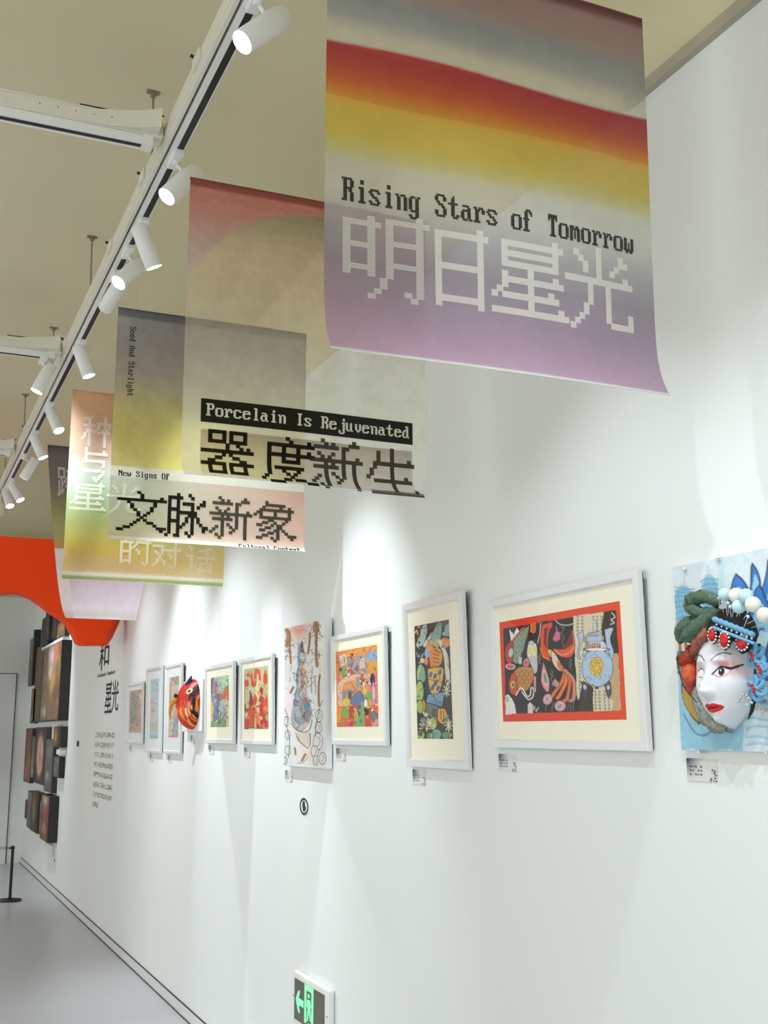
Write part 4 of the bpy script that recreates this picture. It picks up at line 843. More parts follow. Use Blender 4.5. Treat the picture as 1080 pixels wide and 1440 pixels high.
p.ell(190, 765, 20, 34, (100, 120, 170)); p.ell(196, 770, 10, 12, (210, 110, 130)); p.ell(274, 745, 12, 20, (200, 80, 90)); p.ell(276, 795, 14, 30, (90, 140, 180)); p.ell(276, 855, 10, 14, (214, 110, 100)); p.ell(268, 940, 18, 18, (240, 176, 160))
p.poly([(205, 990), (300, 990), (300, 1090), (260, 1110), (200, 1070)], (214, 206, 190)); 
p.line([(155, 930), (200, 985), (290, 990), (322, 900)], (40, 42, 46), 5, sm=True); p.line([(190, 1000), (215, 1070), (250, 1095), (280, 1120), (300, 1090), (302, 1010)], K, 6, sm=True)
for cx, cy, r in ((118, 915, 20), (125, 1020, 18), (125, 1140, 20), (102, 1220, 14), (375, 870, 26), (370, 960, 24), (365, 1070, 36), (340, 1150, 26), (400, 1200, 24), (345, 1220, 20)):
    p.ell(cx, cy, r, r * 1.7, (226, 226, 226), 0, K, 4); p.line([(cx, cy - r), (cx + r * .5, cy), (cx - r * .2, cy + r)], K, 3, sm=True)
p.line([(104, 820), (125, 880), (120, 960), (140, 1060), (128, 1200)], K, 4, sm=True); p.line([(405, 750), (378, 820), (350, 960), (345, 1030)], K, 5, sm=True); p.line([(200, 1240), (250, 1230), (290, 1180)], K, 4, sm=True)
for x0_, y0_, x1_, y1_ in ((325, 490, 318, 690), (345, 560, 350, 700), (150, 570, 145, 605), (158, 480, 150, 520)): p.line([(x0_, y0_), (x1_, y1_)], (80, 80, 84), 5)
p.noise(0.03, 40, 16)
t = thing('long_canvas', 'tall unframed canvas painted with a grey-robed seated figure among brown trees', 'picture', (WX - 0.003, 4.76, 1.452), 'children\'s pictures along the wall')
t.rotation_euler = (0, -0.012, 0)
b = nb(); box(b, -0.026, -0.002, 4.475 - 4.76, 5.03 - 4.76, 0, 0.622, 0.003); obj('stretcher', b, M_WHITEMAT, t)
sheet('artwork', p, lambda U, V: (np.full_like(U, -0.0268), 5.027 - 4.76 + (4.478 - 5.027) * U, 0.620 - 0.618 * V), M_PRINT, t)

# ================================================================== label cards
def card(u, v, label, w=0.105, h=0.05):
    """u, v: top left corner"""
    P = on_x(u, v, WX - 0.002); y1, z1 = P[1], P[2]
    p = Pic(40, 24, SQ, (226, 228, 226))
    d = np.hypot(p.U / 0.55, p.V / 0.9); p.put(np.clip(1.15 - d, 0, 1) ** 1.2, (24, 40, 96), 0.95)
    for r in range(3):
        for k in range(5):
            x = 0.10 + k * 0.09; y = 0.34 + r * 0.17
            if (k + r) % 4 != 3: p.put(((p.U > x) & (p.U < x + 0.055) & (p.V > y) & (p.V < y + 0.07)).astype(float), (16, 20, 40), 0.8)
    for x, y in ((.86, .5), (.9, .62), (.95, .72), (.94, .85), (.82, .88), (.88, .95), (.78, .97), (.97, .97), (.93, .55)): p.put(((abs(p.U - x) < 0.026) & (abs(p.V - y) < 0.035)).astype(float), (24, 26, 34))
    t = sheet('label_card', p, lambda U, V: (0.0012 * 0 + np.zeros_like(U), -w * U, -h * V), M_PRINT)
    bm = nb(); box(bm, 0.0004, 0.0018, -w, 0, -h, 0)
    t.location = (WX - 0.002, y1, z1); tag(t, label, 'label', 'blue-cornered caption cards under the pictures')
    obj('card_board', bm, M_WHITEMAT, t)
card(965, 1066, 'caption card with blue corner below the opera mask relief')
card(701, 1060, 'caption card with blue corner below the red-bordered collage')
card(580, 1082, 'caption card with blue corner below the yellow pot picture')
card(473, 1052, 'caption card with blue corner below the orange town picture')
card(401, 1083, 'caption card with blue corner below the long grey figure canvas')
card(343.5, 1051, 'caption card with blue corner below the red festive picture')
card(294, 1048, 'caption card with blue corner below the blue-grey picture')
card(268, 1034, 'caption card with blue corner below the red fish mask')
card(236.5, 1062, 'caption card with blue corner below the sand-coloured drawing')
card(211, 1060, 'caption card with blue corner below the pale blue drawing')
card(182.5, 1048, 'caption card with blue corner below the farthest salmon drawing')

# ================================================================== OPERA MASK RELIEF
bc = [(105, 225), (606, 130), (606, 1200), (157, 1195)]
def opera():
    t = thing('opera_mask_relief', 'blue painted board with white opera mask, black headdress and blue flowers', 'picture', (WX - 0.004, 1.93, 1.565), 'children\'s pictures along the wall')
    L = Vector(t.location)
    def at(u, v, x): return Vector(on_x(u, v, x)) - L
    # board: seen part runs y 2.19 .. 1.9, the rest lies outside the photograph
    p = Pic(200, 160, [(0, 0), (200, 0), (200, 145), (0, 145)], (206, 226, 236))
    # design units: 200 wide (y 2.19 -> 1.60), 145 high
    p.soft(30, 110, 50, 40, (150, 200, 222), 0.9); p.poly([(0, 78), (14, 82), (34, 100), (60, 116), (72, 118), (72, 145), (0, 145)], (150, 200, 222)); p.poly([(0, 0), (200, 0), (200, 30), (60, 42), (0, 36)], (216, 230, 236)); p.soft(58, 20, 5, 30, (160, 206, 226), 0.6)
    for cx, cy, rx, ry in ((14, 34, 13, 20), (44, 30, 10, 18)):
        p.ell(cx, cy, rx, ry, (140, 196, 220)); p.line([(cx, cy - ry - 7), (cx, cy - ry)], (200, 210, 214), 2)
        for k in range(-3, 4): p.line([(cx + k * rx / 3.6, cy - ry * .8), (cx + k * rx / 3.4, cy + ry)], (90, 140, 180), .6)
        for k in range(9): p.line([(cx - rx, cy - ry * .8 + k * ry * .2), (cx + rx, cy - ry * .8 + k * ry * .2)], (90, 140, 180), .6)
    p.poly([(0, 48), (28, 44), (48, 46), (60, 60), (0, 66)], (232, 222, 186)); 
    for k in range(8): p.line([(4 + k * 7, 56), (4 + k * 7, 76)], (150, 100, 90), 3)
    for cx, top, bot, w in ((76, 16, 42, 15), (94, 9, 34, 7), (114, 6, 60, 20), (98, 26, 56, 14), (150, 10, 60, 22), (178, 24, 70, 18), (112, 62, 110, 20), (148, 70, 112, 18)):
        P = [(cx - w, bot), (cx - w * .7, top + (bot - top) * .5), (cx - w * .25, top + 3), (cx, top), (cx + w * .3, top + 4), (cx + w * .7, top + (bot - top) * .55), (cx + w, bot)]
        p.poly(P, (60, 126, 202)); p.poly([(x * 0.75 + cx * 0.25, y * .7 + bot * .32) for x, y in P], (150, 206, 228)); p.line(P, (26, 40, 90), 1.4)
    for k in range(7): p.line([(75, 104 + k * 6), (130, 102 + k * 6 + (k % 2) * 3), (196, 106 + k * 6)], (150, 196, 212), 1.4, sm=True)
    p.poly([(84, 96), (196, 92), (196, 106), (90, 108)], (220, 232, 236)); p.ell(14, 106, 6, 18, (200, 160, 70), -28, (70, 70, 80), 1); p.line([(6, 118), (20, 132), (60, 130)], (80, 130, 170), 1.5, sm=True)
    p.noise(0.05, 30, 17)
    ya, yb, zt, zb = 2.19, 1.60, 1.985, 1.56
    b = nb(); box(b, WX - 0.014 - L.x, WX - 0.004 - L.x, yb - L.y, ya - L.y, zb - L.z, zt - L.z, 0.002); obj('board', b, M_WHITEMAT, t)
    sheet('painted_ground', p, lambda U, V: (np.full_like(U, WX - 0.0148 - L.x), ya - L.y + (yb - ya) * U, zt - L.z + (zb - zt) * V), M_PRINT, t)
    # face
    yc, zc, hw, hh = 2.001, 1.713, 0.086, 0.116
    p = Pic(200, 240, [(-1, 1.08), (1, 1.08), (1, -1.08), (-1, -1.08)], (226, 228, 234))
    P_, Q_ = p.X, p.Y
    G = lambda x, y, sx, sy: np.exp(-((P_ - x) / sx) ** 2 - ((Q_ - y) / sy) ** 2)
    # outline narrows towards the chin
    wq = np.where(Q_ < 0, 1 - 0.42 * np.abs(np.clip(Q_, -1.1, 0)) ** 1.9, 1 - 0.10 * np.clip(Q_, 0, 1.1) ** 2)
    r = np.sqrt((np.abs(P_) / wq) ** 2.3 + np.abs(Q_ / 1.05) ** 2.6)
    dome = np.clip(1 - r ** 2.4, 0, 1) ** 0.55
    h = 0.064 * dome
    h += 0.035 * np.exp(-(P_ / 0.16) ** 2) * np.clip((0.32 - Q_) / 0.62, 0, 1) ** 1.2 * (1 / (1 + np.exp(-(Q_ + 0.30) * 26)))
    h += 0.007 * G(0.14, -0.23, 0.09, 0.07) + 0.007 * G(-0.14, -0.23, 0.09, 0.07)
    h -= 0.010 * (G(0.40, 0.14, 0.22, 0.13) + G(-0.40, 0.14, 0.22, 0.13)) - 0.005 * (G(0.40, 0.13, 0.15, 0.07) + G(-0.40, 0.13, 0.15, 0.07))
    h += 0.004 * G(0.35, 0.34, 0.25, 0.06) + 0.004 * G(-0.35, 0.34, 0.25, 0.06)
    h += 0.007 * G(0, -0.485, 0.20, 0.045) + 0.007 * G(0, -0.575, 0.17, 0.045) - 0.004 * G(0, -0.53, 0.25, 0.012) + 0.009 * G(0, -0.84, 0.2, 0.12) + 0.004 * G(0.5, -0.15, 0.25, 0.2) + 0.004 * G(-0.5, -0.15, 0.25, 0.2)
    # paint
    def S(*a, **k): p.soft(*a, **k)
    S(0.62, 0.20, 0.30, 0.16, (232, 130, 140), a=0.75); S(-0.62, 0.20, 0.30, 0.16, (232, 150, 156), a=0.5); S(0.45, 0.27, 0.22, 0.06, (226, 100, 110), a=0.6)
    for s_ in (1, -1):
        p.poly([(s_ * x, y) for x, y in ((0.17, 0.10), (0.26, 0.17), (0.38, 0.21), (0.52, 0.19), (0.60, 0.15), (0.52, 0.075), (0.38, 0.045), (0.25, 0.06))], (246, 244, 244), None, 0, 1, True)
        if s_ == 1:
            p.ell(0.385, 0.13, 0.095, 0.078, (40, 38, 42)); p.ell(0.385, 0.13, 0.045, 0.04, (10, 10, 12)); p.ell(0.36, 0.155, 0.02, 0.018, (250, 250, 250))
            p.line([(0.16, 0.09), (0.26, 0.175), (0.38, 0.222), (0.52, 0.20), (0.66, 0.175), (0.86, 0.24)], (14, 12, 14), 0.035, sm=True); p.line([(0.5, 0.2), (0.66, 0.18), (0.8, 0.215)], (14, 12, 14), 0.05, sm=True)
            p.line([(0.17, 0.09), (0.25, 0.055), (0.40, 0.035), (0.56, 0.08)], (200, 100, 110), 0.018, sm=True)
        else:
            p.line([(-0.15, 0.09), (-0.26, 0.175), (-0.42, 0.21), (-0.60, 0.16)], (40, 36, 40), 0.02, sm=True); p.line([(-0.17, 0.08), (-0.3, 0.04), (-0.5, 0.06)], (60, 50, 54), 0.015, sm=True)
        p.line([(s_ * 0.12, 0.34), (s_ * 0.28, 0.43), (s_ * 0.50, 0.47), (s_ * 0.66, 0.44)], (70, 62, 66), 0.022, sm=True)
    p.poly([(-0.32, -0.49), (-0.12, -0.44), (0, -0.462), (0.12, -0.44), (0.42, -0.50), (0.30, -0.585), (0.08, -0.635), (-0.08, -0.635), (-0.2, -0.58)], (206, 30, 36), None, 0, 1, True); p.line([(-0.2, -0.52), (0, -0.535), (0.24, -0.505)], (110, 10, 16), 0.02, sm=True); p.soft(0.0, -0.59, 0.09, 0.025, (232, 110, 110), 0.6)
    p.ell(-0.35, -0.12, 0.03, 0.02, (150, 30, 60)); p.put(np.clip((-P_ - 0.86) * 12, 0, 1), (60, 50, 50), 0.7)  # dark far edge of the face is shading painted into the colour
    X = WX - 0.015 - h - L.x
    def fmap(U, V):
        kp = np.minimum(1, 1 / np.maximum(r, 1e-6)) ** 0.9; q = Q_ * kp
        return X, yc - L.y - P_ * kp * hw * np.minimum(1, wq * 1.0 + 0 * U), zc - L.z + np.where(q > -0.55, q, -0.55 + (q + 0.55) * 0.72) * hh
    sheet('face_mask', p, fmap, M_PAINTED, t)
    # black cap with scalloped front
    Mk = mat('black_cap', rgb(18, 18, 22), 0.55, bump=0.3, scale=60); Mb = mat('pale_blue_felt', rgb(110, 168, 206), 0.8, bump=0.4, scale=90); Mw = mat('white_bead', rgb(240, 238, 230), 0.35); Mr = mat('red_gem', rgb(200, 14, 18), 0.35); Mlb = mat('ice_blue_pompom', rgb(196, 226, 234), 0.7); Mcw = mat('cream_pompom', rgb(240, 238, 226), 0.7)
    lowc = [(994, 884), (998, 900), (1004, 906), (1009, 898), (1013, 896), (1014, 908), (1020, 915), (1026, 910), (1030, 901), (1034, 902), (1036, 912), (1044, 920), (1053, 916), (1059, 908), (1064, 902)]
    upc = [(1004, 866), (1009, 862), (1014, 859), (1018, 857), (1022, 856), (1027, 855), (1032, 855), (1037, 855), (1042, 856), (1047, 858), (1052, 862), (1056, 867), (1060, 874), (1063, 882), (1066, 892)]
    def cp(s_, tt, out=0.0):
        f = s_ * 14; i = min(13, int(f)); a = f - i
        l = (lowc[i][0] * (1 - a) + lowc[i + 1][0] * a, lowc[i][1] * (1 - a) + lowc[i + 1][1] * a); u_ = (upc[i][0] * (1 - a) + upc[i + 1][0] * a, upc[i][1] * (1 - a) + upc[i + 1][1] * a)
        x = 1.632 + 0.030 * max(0, s_ - 0.45) ** 1.2 * 1.6 + 0.016 * tt ** 2 - 0.008 * math.sin(math.pi * min(1, max(0, s_))) - out
        return at(l[0] * (1 - tt) + u_[0] * tt, l[1] * (1 - tt) + u_[1] * tt, x)
    b = nb(); n = 42; rows_ = []
    for j in range(9): rows_.append([b.verts.new(cp(i / n, j / 8)) for i in range(n + 1)])
    for A, B in zip(rows_[:-1], rows_[1:]):
        for i in range(n): b.faces.new((A[i], A[i + 1], B[i + 1], B[i]))
    cap = obj('headdress_cap', b, Mk, t, True)
    sm_ = cap.modifiers.new('thick', 'SOLIDIFY'); sm_.thickness = 0.005; sm_.offset = 0
    def band(u, dv): # a line across the cap in drawing coordinates
        k = (u - 1003) / 60; return at(u, 867 + 24 * k + dv, 1.618 + 0.030 * max(0, k - 0.4) ** 1.3)
    for (dv, ra, wv) in ((3, 0.0042, 0.0026), (15, 0.0036, 0.0)):
        b = nb(); N = 60; tube(b, [band(1003 + 58 * i / N, dv) for i in range(N + 1)], [ra + wv * abs(math.sin(i * 0.42)) for i in range(N + 1)], 8); obj('felt_rope', b, Mb, cap, True)
    for i in range(8):
        b = nb(); ball(b, band(1008 + i * 7, 9), 0.0026, seg=10); obj('bead', b, Mw, cap, True)
    for gi, (u, v, rx, rz, x_) in enumerate(((1001, 893, 0.010, 0.013, 1.620), (1018, 900, 0.0125, 0.0145, 1.614), (1043, 904, 0.0155, 0.0125, 1.628))):
        b = nb(); c = at(u, v, x_); ball(b, c, 1, (0.006, rx, rz), 20); gm = obj('gem', b, Mr, cap, True)
        for k in range(13):
            a = 2 * math.pi * k / 13
            b = nb(); ball(b, c + Vector((0.001, (rx + 0.0030) * math.cos(a), (rz + 0.0030) * math.sin(a))), 0.0025, seg=8); obj('bead', b, Mw, gm, True)
    # pompoms on pins
    for i, (u, v, r_, c) in enumerate(((1019, 836, 9.5, Mlb), (1035, 837, 10.5, Mcw), (1049, 838, 10.5, Mlb), (1039, 853, 10, Mlb), (1059, 850, 11, Mcw), (1075, 865, 11, Mcw), (1092, 872, 11, Mlb))):
        x = 1.615; w = 2.35; R = r_ / 1600 * w
        c0 = at(u, v, x); b = nb(); ball(b, c0, R, seg=22); pm = obj('pompom', b, c, t, True)
        b = nb(); cyl(b, c0, cp(0.35 + i * 0.08, 0.75, 0.0), 0.0008, seg=6); obj('pin', b, Mw, pm)
    for u, v in ((1011, 841), (1024, 848), (1052, 867), (1016, 846), (1027, 853)):
        b = nb(); ball(b, at(u, v, 1.612), 0.0036, seg=10); obj('bead', b, Mw, t, True)
        b = nb(); cyl(b, at(u, v, 1.612), at(u + (1 if u < 1040 else -6), v + 15, 1.63), 0.0007, seg=6); obj('pin', b, Mw, t)
    # flowers of looped felt
    for (u, v, R) in ((1062, 923, 0.017), (1063, 968, 0.018), (1072, 941, 0.011)):
        c = at(u, v, 1.650); b = nb()
        for k in range(6):
            a = 2 * math.pi * k / 6 + v; cc = c + Vector((0.002 * (k % 2), R * 0.82 * math.cos(a), R * 0.82 * math.sin(a)))
            d1 = Vector((0.25, math.cos(a), math.sin(a))).normalized(); d2 = Vector((-0.3, -math.sin(a), math.cos(a))).normalized()
            tube(b, [cc + d1 * R * 0.60 * math.cos(q) + d2 * R * 0.46 * math.sin(q) for q in [2 * math.pi * i / 14 for i in range(14)]], 0.0047, 8, True)
        fl = obj('felt_flower', b, Mb, t, True)
        for dy, dz in ((0, 0), (0.004, 0.006), (-0.001, -0.006)):
            b = nb(); ball(b, c + Vector((-0.007, dy, dz)), 0.0042, seg=12); obj('berry', b, Mr, fl, True)
    # hair tress and earring
    b = nb(); tube(b, [tuple(at(u, v, 1.665)) for u, v in ((1066, 905), (1064, 950), (1060, 985), (1057, 1000), (1052, 1012))], [0.006, 0.006, 0.005, 0.004, 0.001], 8); obj('hair_tress', b, Mk, t, True)
    Mg = mat('turquoise_bead', rgb(140, 210, 196), 0.3)
    b = nb(); ball(b, at(1051, 992, 1.645), 0.0052, seg=14); er = obj('earring_bead', b, Mg, t, True)
    Mt = mat('silver_bead', rgb(205, 208, 210), 0.2, metal=0.7)
    for u, v in ((1041, 982), (1045, 977), (1039, 986), (1050, 978), (1053, 982), (1047, 971), (1057, 988)):
        b = nb(); ball(b, at(u, v, 1.640), 0.0034, seg=10); obj('silver_bead', b, Mt, er, True)
    for k, (u, v) in enumerate(((1064, 992), (1068, 996), (1072, 999), (1077, 1003), (1082, 1008))):
        b = nb(); ball(b, at(u, v, 1.68), 0.0044, seg=10); obj('pearl', b, mat('pearl', rgb(236, 214, 200), 0.3), er, True)
    # green mossy rolls, brown lock, orange cheek, grey rocks on the far side of the face
    def lumpy(name, pts, rads, colr, sc=0.35, seed=0, seg=14):
        pth = smooth_path([tuple(q) for q in pts], 7); rr = [np.interp(i / (len(pth) - 1), np.linspace(0, 1, len(rads)), rads) for i in range(len(pth))]
        g = np.random.default_rng(seed); b = nb(); tube(b, pth, rr, seg)
        for v in b.verts: v.co += Vector(g.normal(0, 1, 3)) * 0.0011 * sc * 4
        return obj(name, b, colr, t, True)
    Mgr = mat('mossy_green_glitter', rgb(74, 98, 82), 0.28, var=1.3, scale=240, bump=1.0); Mbr = mat('russet_paper', rgb(160, 96, 78), 0.6, var=0.9, scale=90, bump=0.5); Mro = mat('orange_red_paper', rgb(214, 90, 56), 0.5, var=0.6, scale=60, bump=0.4); Mrd = mat('deep_red_paper', rgb(160, 52, 36), 0.5, var=0.3, scale=80, bump=0.6); Mrk = mat('grey_rock_paper', rgb(132, 140, 130), 0.5, var=1.0, scale=150, bump=0.8)
    lumpy('moss_roll', [at(1000, 858, 1.64), at(985, 860, 1.64), at(973, 853, 1.64), at(974, 843, 1.64), at(988, 839, 1.64), at(1003, 842, 1.64), at(1012, 850, 1.65)], [0.0051, 0.0115, 0.0166, 0.0166, 0.0154, 0.0128, 0.0077], Mgr, seed=1)
    lumpy('moss_roll', [at(1010, 858, 1.645), at(998, 868, 1.64), at(982, 880, 1.635), at(970, 892, 1.635), at(962, 895, 1.64)], [0.0128, 0.0154, 0.0179, 0.0179, 0.0090], Mgr, seed=2)
    lumpy('moss_roll', [at(985, 872, 1.66), at(968, 877, 1.65), at(958, 890, 1.65), at(960, 903, 1.65)], [0.0102, 0.0179, 0.0166, 0.0077], Mgr, seed=3)
    lumpy('russet_lock', [at(1006, 880, 1.650), at(994, 889, 1.642), at(983, 902, 1.645), at(974, 920, 1.65)], [0.0102, 0.0154, 0.0154, 0.0077], Mbr, seed=4)
    lumpy('red_ridge', [at(972, 908, 1.655), at(970, 920, 1.65), at(962, 930, 1.648), at(956, 924, 1.65)], [0.0064, 0.0141, 0.0154, 0.0064], Mrd, seed=5)
    lumpy('orange_cheek', [at(972, 928, 1.665), at(969, 942, 1.655), at(970, 955, 1.655), at(973, 974, 1.665)], [0.0115, 0.0179, 0.0166, 0.0051], Mro, seed=6)
    lumpy('rocky_edge', [at(958, 915, 1.67), at(956, 932, 1.668), at(962, 955, 1.668), at(972, 976, 1.665)], [0.0077, 0.0064, 0.0064, 0.0051], Mrk, seed=7)
    lumpy('rocky_jaw', [at(978, 968, 1.66), at(983, 990, 1.655), at(994, 1008, 1.655), at(1010, 1022, 1.66), at(1022, 1024, 1.672)], [0.0064, 0.0141, 0.0179, 0.0154, 0.0051], Mrk, seed=8)
    b = nb(); tube(b, smooth_path([tuple(at(u, v, 1.63)) for u, v in ((952, 922), (953, 932), (958, 955), (962, 966), (980, 988))]), 0.0012, 6); obj('edge_wire', b, Mk, t)
    b = nb(); tube(b, smooth_path([tuple(at(u, v, 1.66)) for u, v in ((976, 936), (980, 965), (990, 990), (1000, 1012))]), 0.0016, 6); obj('edge_wire', b, Mk, t)
    # paper clips holding the board
    for u, v in ((1010, 786), (963, 802), (984, 1057), (1079, 1058)):
        b = nb(); c = at(u, v, WX - 0.018); box(b, c.x - 0.004, c.x + 0.012, c.y - 0.004, c.y + 0.004, c.z - 0.004, c.z + 0.004, 0.001); cyl(b, c, c + Vector((-0.006, -0.006, 0.003)), 0.0022, seg=10); obj('clip', b, Mt, t)
opera()

# ================================================================== RED FISH MASK RELIEF
def fish():
    t = thing('fish_mask_relief', 'white canvas with protruding red, orange and black goldfish mask', 'picture', (WX - 0.004, 6.72, 1.605), 'children\'s pictures along the wall')
    L = Vector(t.location)
    b = nb(); box(b, WX - 0.034 - L.x, WX - 0.004 - L.x, 6.51 - L.y, 6.98 - L.y, 0, 0.30, 0.003); obj('canvas', b, M_WHITEMAT, t)
    p = Pic(150, 150, [(-1, 1), (1, 1), (1, -1), (-1, -1)], (222, 60, 16))
    P_, Q_ = p.X.copy(), p.Y.copy(); p.X = -1 + 2 * np.interp(P_, [-1, -0.3, 0, .5, .8, .92, 1], [0.25, 0.05, 0, .2, .47, .7, 1.0])
    p.put((Q_ > -0.1).astype(float), (196, 30, 16)); p.soft(-0.35, 0.75, 0.3, 0.25, (160, 16, 20), 0.9); p.soft(-0.5, 0.35, 0.3, 0.3, (220, 40, 20), 0.8); p.poly([(-0.9, 0.1), (-0.6, 0.15), (-0.2, -0.2), (-0.3, -0.5), (-0.9, -0.5)], (232, 84, 20), None, 0, 1, True)
    p.poly([(-0.25, 0.55), (0.15, 1.0), (0.55, 0.6), (0.62, 0.0), (0.42, -0.62), (0.12, -0.85), (-0.1, -0.2), (-0.2, 0.2)], (26, 18, 16)); p.poly([(0.1, 1.0), (0.25, 1.0), (0.2, 0.6), (0.02, 0.6)], (30, 34, 90)); p.poly([(0.35, 0.55), (0.6, 0.5), (0.55, 0.2), (0.35, 0.2)], (206, 50, 24)); p.ell(0.47, 0.33, 0.07, 0.1, (50, 16, 14))
    p.poly([(-0.5, 0.85), (-0.25, 0.85), (-0.22, 0.55), (-0.45, 0.55)], (230, 140, 150)); p.ell(-0.35, 0.48, 0.20, 0.10, (240, 236, 226), 0, (226, 160, 40), .03); p.ell(-0.33, 0.49, 0.12, 0.06, (20, 16, 16))
    p.poly([(-0.25, 0.1), (-0.05, 0.0), (-0.1, -0.25), (-0.3, -0.1)], (180, 150, 120)); p.ell(-0.45, -0.35, 0.10, 0.18, (240, 226, 200)); p.poly([(0.65, 0.4), (0.9, 0.3), (0.85, -0.5), (0.7, -0.4)], (240, 150, 60))
    for P in ([(-0.8, -0.5), (-0.3, -0.45), (-0.05, -0.75), (0.2, -0.62), (0.5, -0.7)], [(-0.5, -0.45), (-0.35, -0.9)], [(0.5, -0.2), (0.62, -0.75)], [(-0.8, -0.55), (-0.4, -0.95), (0.1, -0.9)]): p.line(P, (246, 190, 140), 0.05)
    p.line([(-0.3, -0.5), (0.0, -0.9)], (110, 10, 10), 0.05); patches(p, (-0.9, -0.85, 0.2, 0.3), 16, [(240, 96, 24), (200, 30, 16), (246, 170, 90), (232, 70, 20)], 0.04, 0.12, 85); p.noise(0.12, 14, 18)
    r = np.sqrt(np.abs(P_) ** 2.2 + np.abs(Q_) ** 2.2); h = 0.078 * np.clip(1 - r ** 2.6, 0, 1) ** 0.6 + 0.012 * np.exp(-((P_ + .35) / .3) ** 2 - ((Q_ + .1) / .5) ** 2)
    sc = 0.985 * np.ones_like(r)
    keep = np.minimum(1, 1 / np.maximum(r, 1e-6))
    sheet('fish_face', p, lambda U, V: (WX - 0.035 - h - L.x, 6.735 - L.y - P_ * keep * 0.175, 1.765 - L.z + Q_ * keep * 0.148), print_mat('painted_papier_mache', 0.7), t)
    My = mat('yellow_fin', rgb(236, 160, 30), 0.5, var=0.2, scale=50)
    b = nb(); tube(b, smooth_path([(-0.105, 0.06, 0.20), (-0.130, 0.10, 0.17), (-0.135, 0.14, 0.12), (-0.125, 0.17, 0.07)]), [0.018, 0.02, 0.022, 0.02, 0.018, 0.016, 0.014, 0.012, 0.012, 0.011, 0.01, 0.01, 0.009, 0.008, 0.008, 0.006, 0.005, 0.004, 0.003], 8); 
    obj('yellow_fin', b, My, t, True)
    b = nb(); ball(b, (-0.125, 0.055, 0.21), 0.012, seg=10); obj('snout_bead', b, Mk_ := mat('black_cap', rgb(18, 18, 22), 0.55), t, True)
    b = nb(); tube(b, [(-0.07, -0.03, 0.27), (-0.068, -0.045, 0.29), (-0.06, -0.055, 0.322)], [0.02, 0.016, 0.004], 8); obj('dorsal_tip', b, mat('navy_paper', rgb(26, 30, 80), 0.5), t, True)
fish()

# ================================================================== WALL GRAPHICS
def wall_mark(name, rows, ya, yb, za, zb, m, parent=None, ov=0.1):
    bm = nb(); L = Vector(parent.location) if parent else Vector((0, 0, 0))
    cells(bm, rows, lambda cx, cy: Vector((WX - 0.003, ya + (yb - ya) * cx, za + (zb - za) * cy)) - L, ov)
    return finish_flat(name, bm, m, parent)
t = thing('wall_text', 'tall black exhibition heading and small text lines printed on the far wall', 'sign', (WX - 0.003, 9.8, 1.6))
wall_mark('heading_character', cj_rows('he'), 10.28, 9.74, 2.38, 2.13, M_DARKINK, t)
wall_mark('heading_character', cj_rows('xing'), 9.90, 9.60, 2.02, 1.76, M_DARKINK, t)
wall_mark('heading_character', cj_rows('guang'), 9.60, 9.30, 2.02, 1.76, M_DARKINK, t)
wall_mark('caption_text', text_rows('Cultural Context'), 10.32, 9.48, 2.105, 2.075, M_DARKINK, t)['kind'] = 'stuff'
g = np.random.default_rng(77)
for r_ in range(8):
    n = 9 if r_ < 7 else 3
    rows = [''.join('#' if g.random() < 0.38 else '.' for _ in range(7 * n)) for _ in range(7)]
    rows = [''.join(c if (i % 7) < 5 else '.' for i, c in enumerate(q)) for q in rows]
    z = 1.60 - r_ * 0.083
    wall_mark('text_line', rows, 10.29, 10.29 - 0.101 * n, z, z - 0.042, mat('grey_text', rgb(142, 132, 120), 0.8), t, ov=-0.02)['kind'] = 'stuff'
b = nb(); box(b, WX - 0.006, WX, 11.2, 11.32, 1.47, 1.52, 0.001); tag(obj('small_black_plate', b, M_BLACK), 'tiny black plate on the wall right of the dark boards', 'plate')
b = nb(); box(b, WX - 0.01, WX, 12.30, 12.42, 0.27, 0.38, 0.003); sk = obj('wall_socket', b, M_LAMP); tag(sk, 'white wall socket below the dark painted boards', 'socket')
b = nb(); box(b, WX - 0.012, WX - 0.0095, 12.34, 12.38, 0.31, 0.34); obj('socket_face', b, M_GROOVE, sk)

# round sticker
b = nb(); cy_, cz_ = 4.825, 1.284
o_, i_ = [], []
for k in range(36):
    a = 2 * math.pi * k / 36
    o_.append(b.verts.new((WX - 0.003, cy_ + 0.056 * math.cos(a), cz_ + 0.036 * math.sin(a)))); i_.append(b.verts.new((WX - 0.003, cy_ + 0.042 * math.cos(a), cz_ + 0.027 * math.sin(a))))
for k in range(36): b.faces.new((o_[k], o_[(k + 1) % 36], i_[(k + 1) % 36], i_[k]))
for P in ([(0.022, 0.006), (0.012, 0.024), (-0.010, 0.022), (-0.018, 0.0), (-0.030, -0.004), (-0.012, -0.022), (0.012, -0.020)],):
    b.faces.new([b.verts.new((WX - 0.003, cy_ + y, cz_ + z)) for y, z in P])
st = obj('round_sticker', b, M_BLACK); tag(st, 'small round black and white sticker under the long canvas', 'sticker')
b = nb(); cyl(b, (WX - 0.002, cy_, cz_), (WX, cy_, cz_), 0.036, seg=36)
for v in b.verts: v.co.y = cy_ + (v.co.y - cy_) * 1.55
obj('sticker_disc', b, M_WHITEMAT, st)

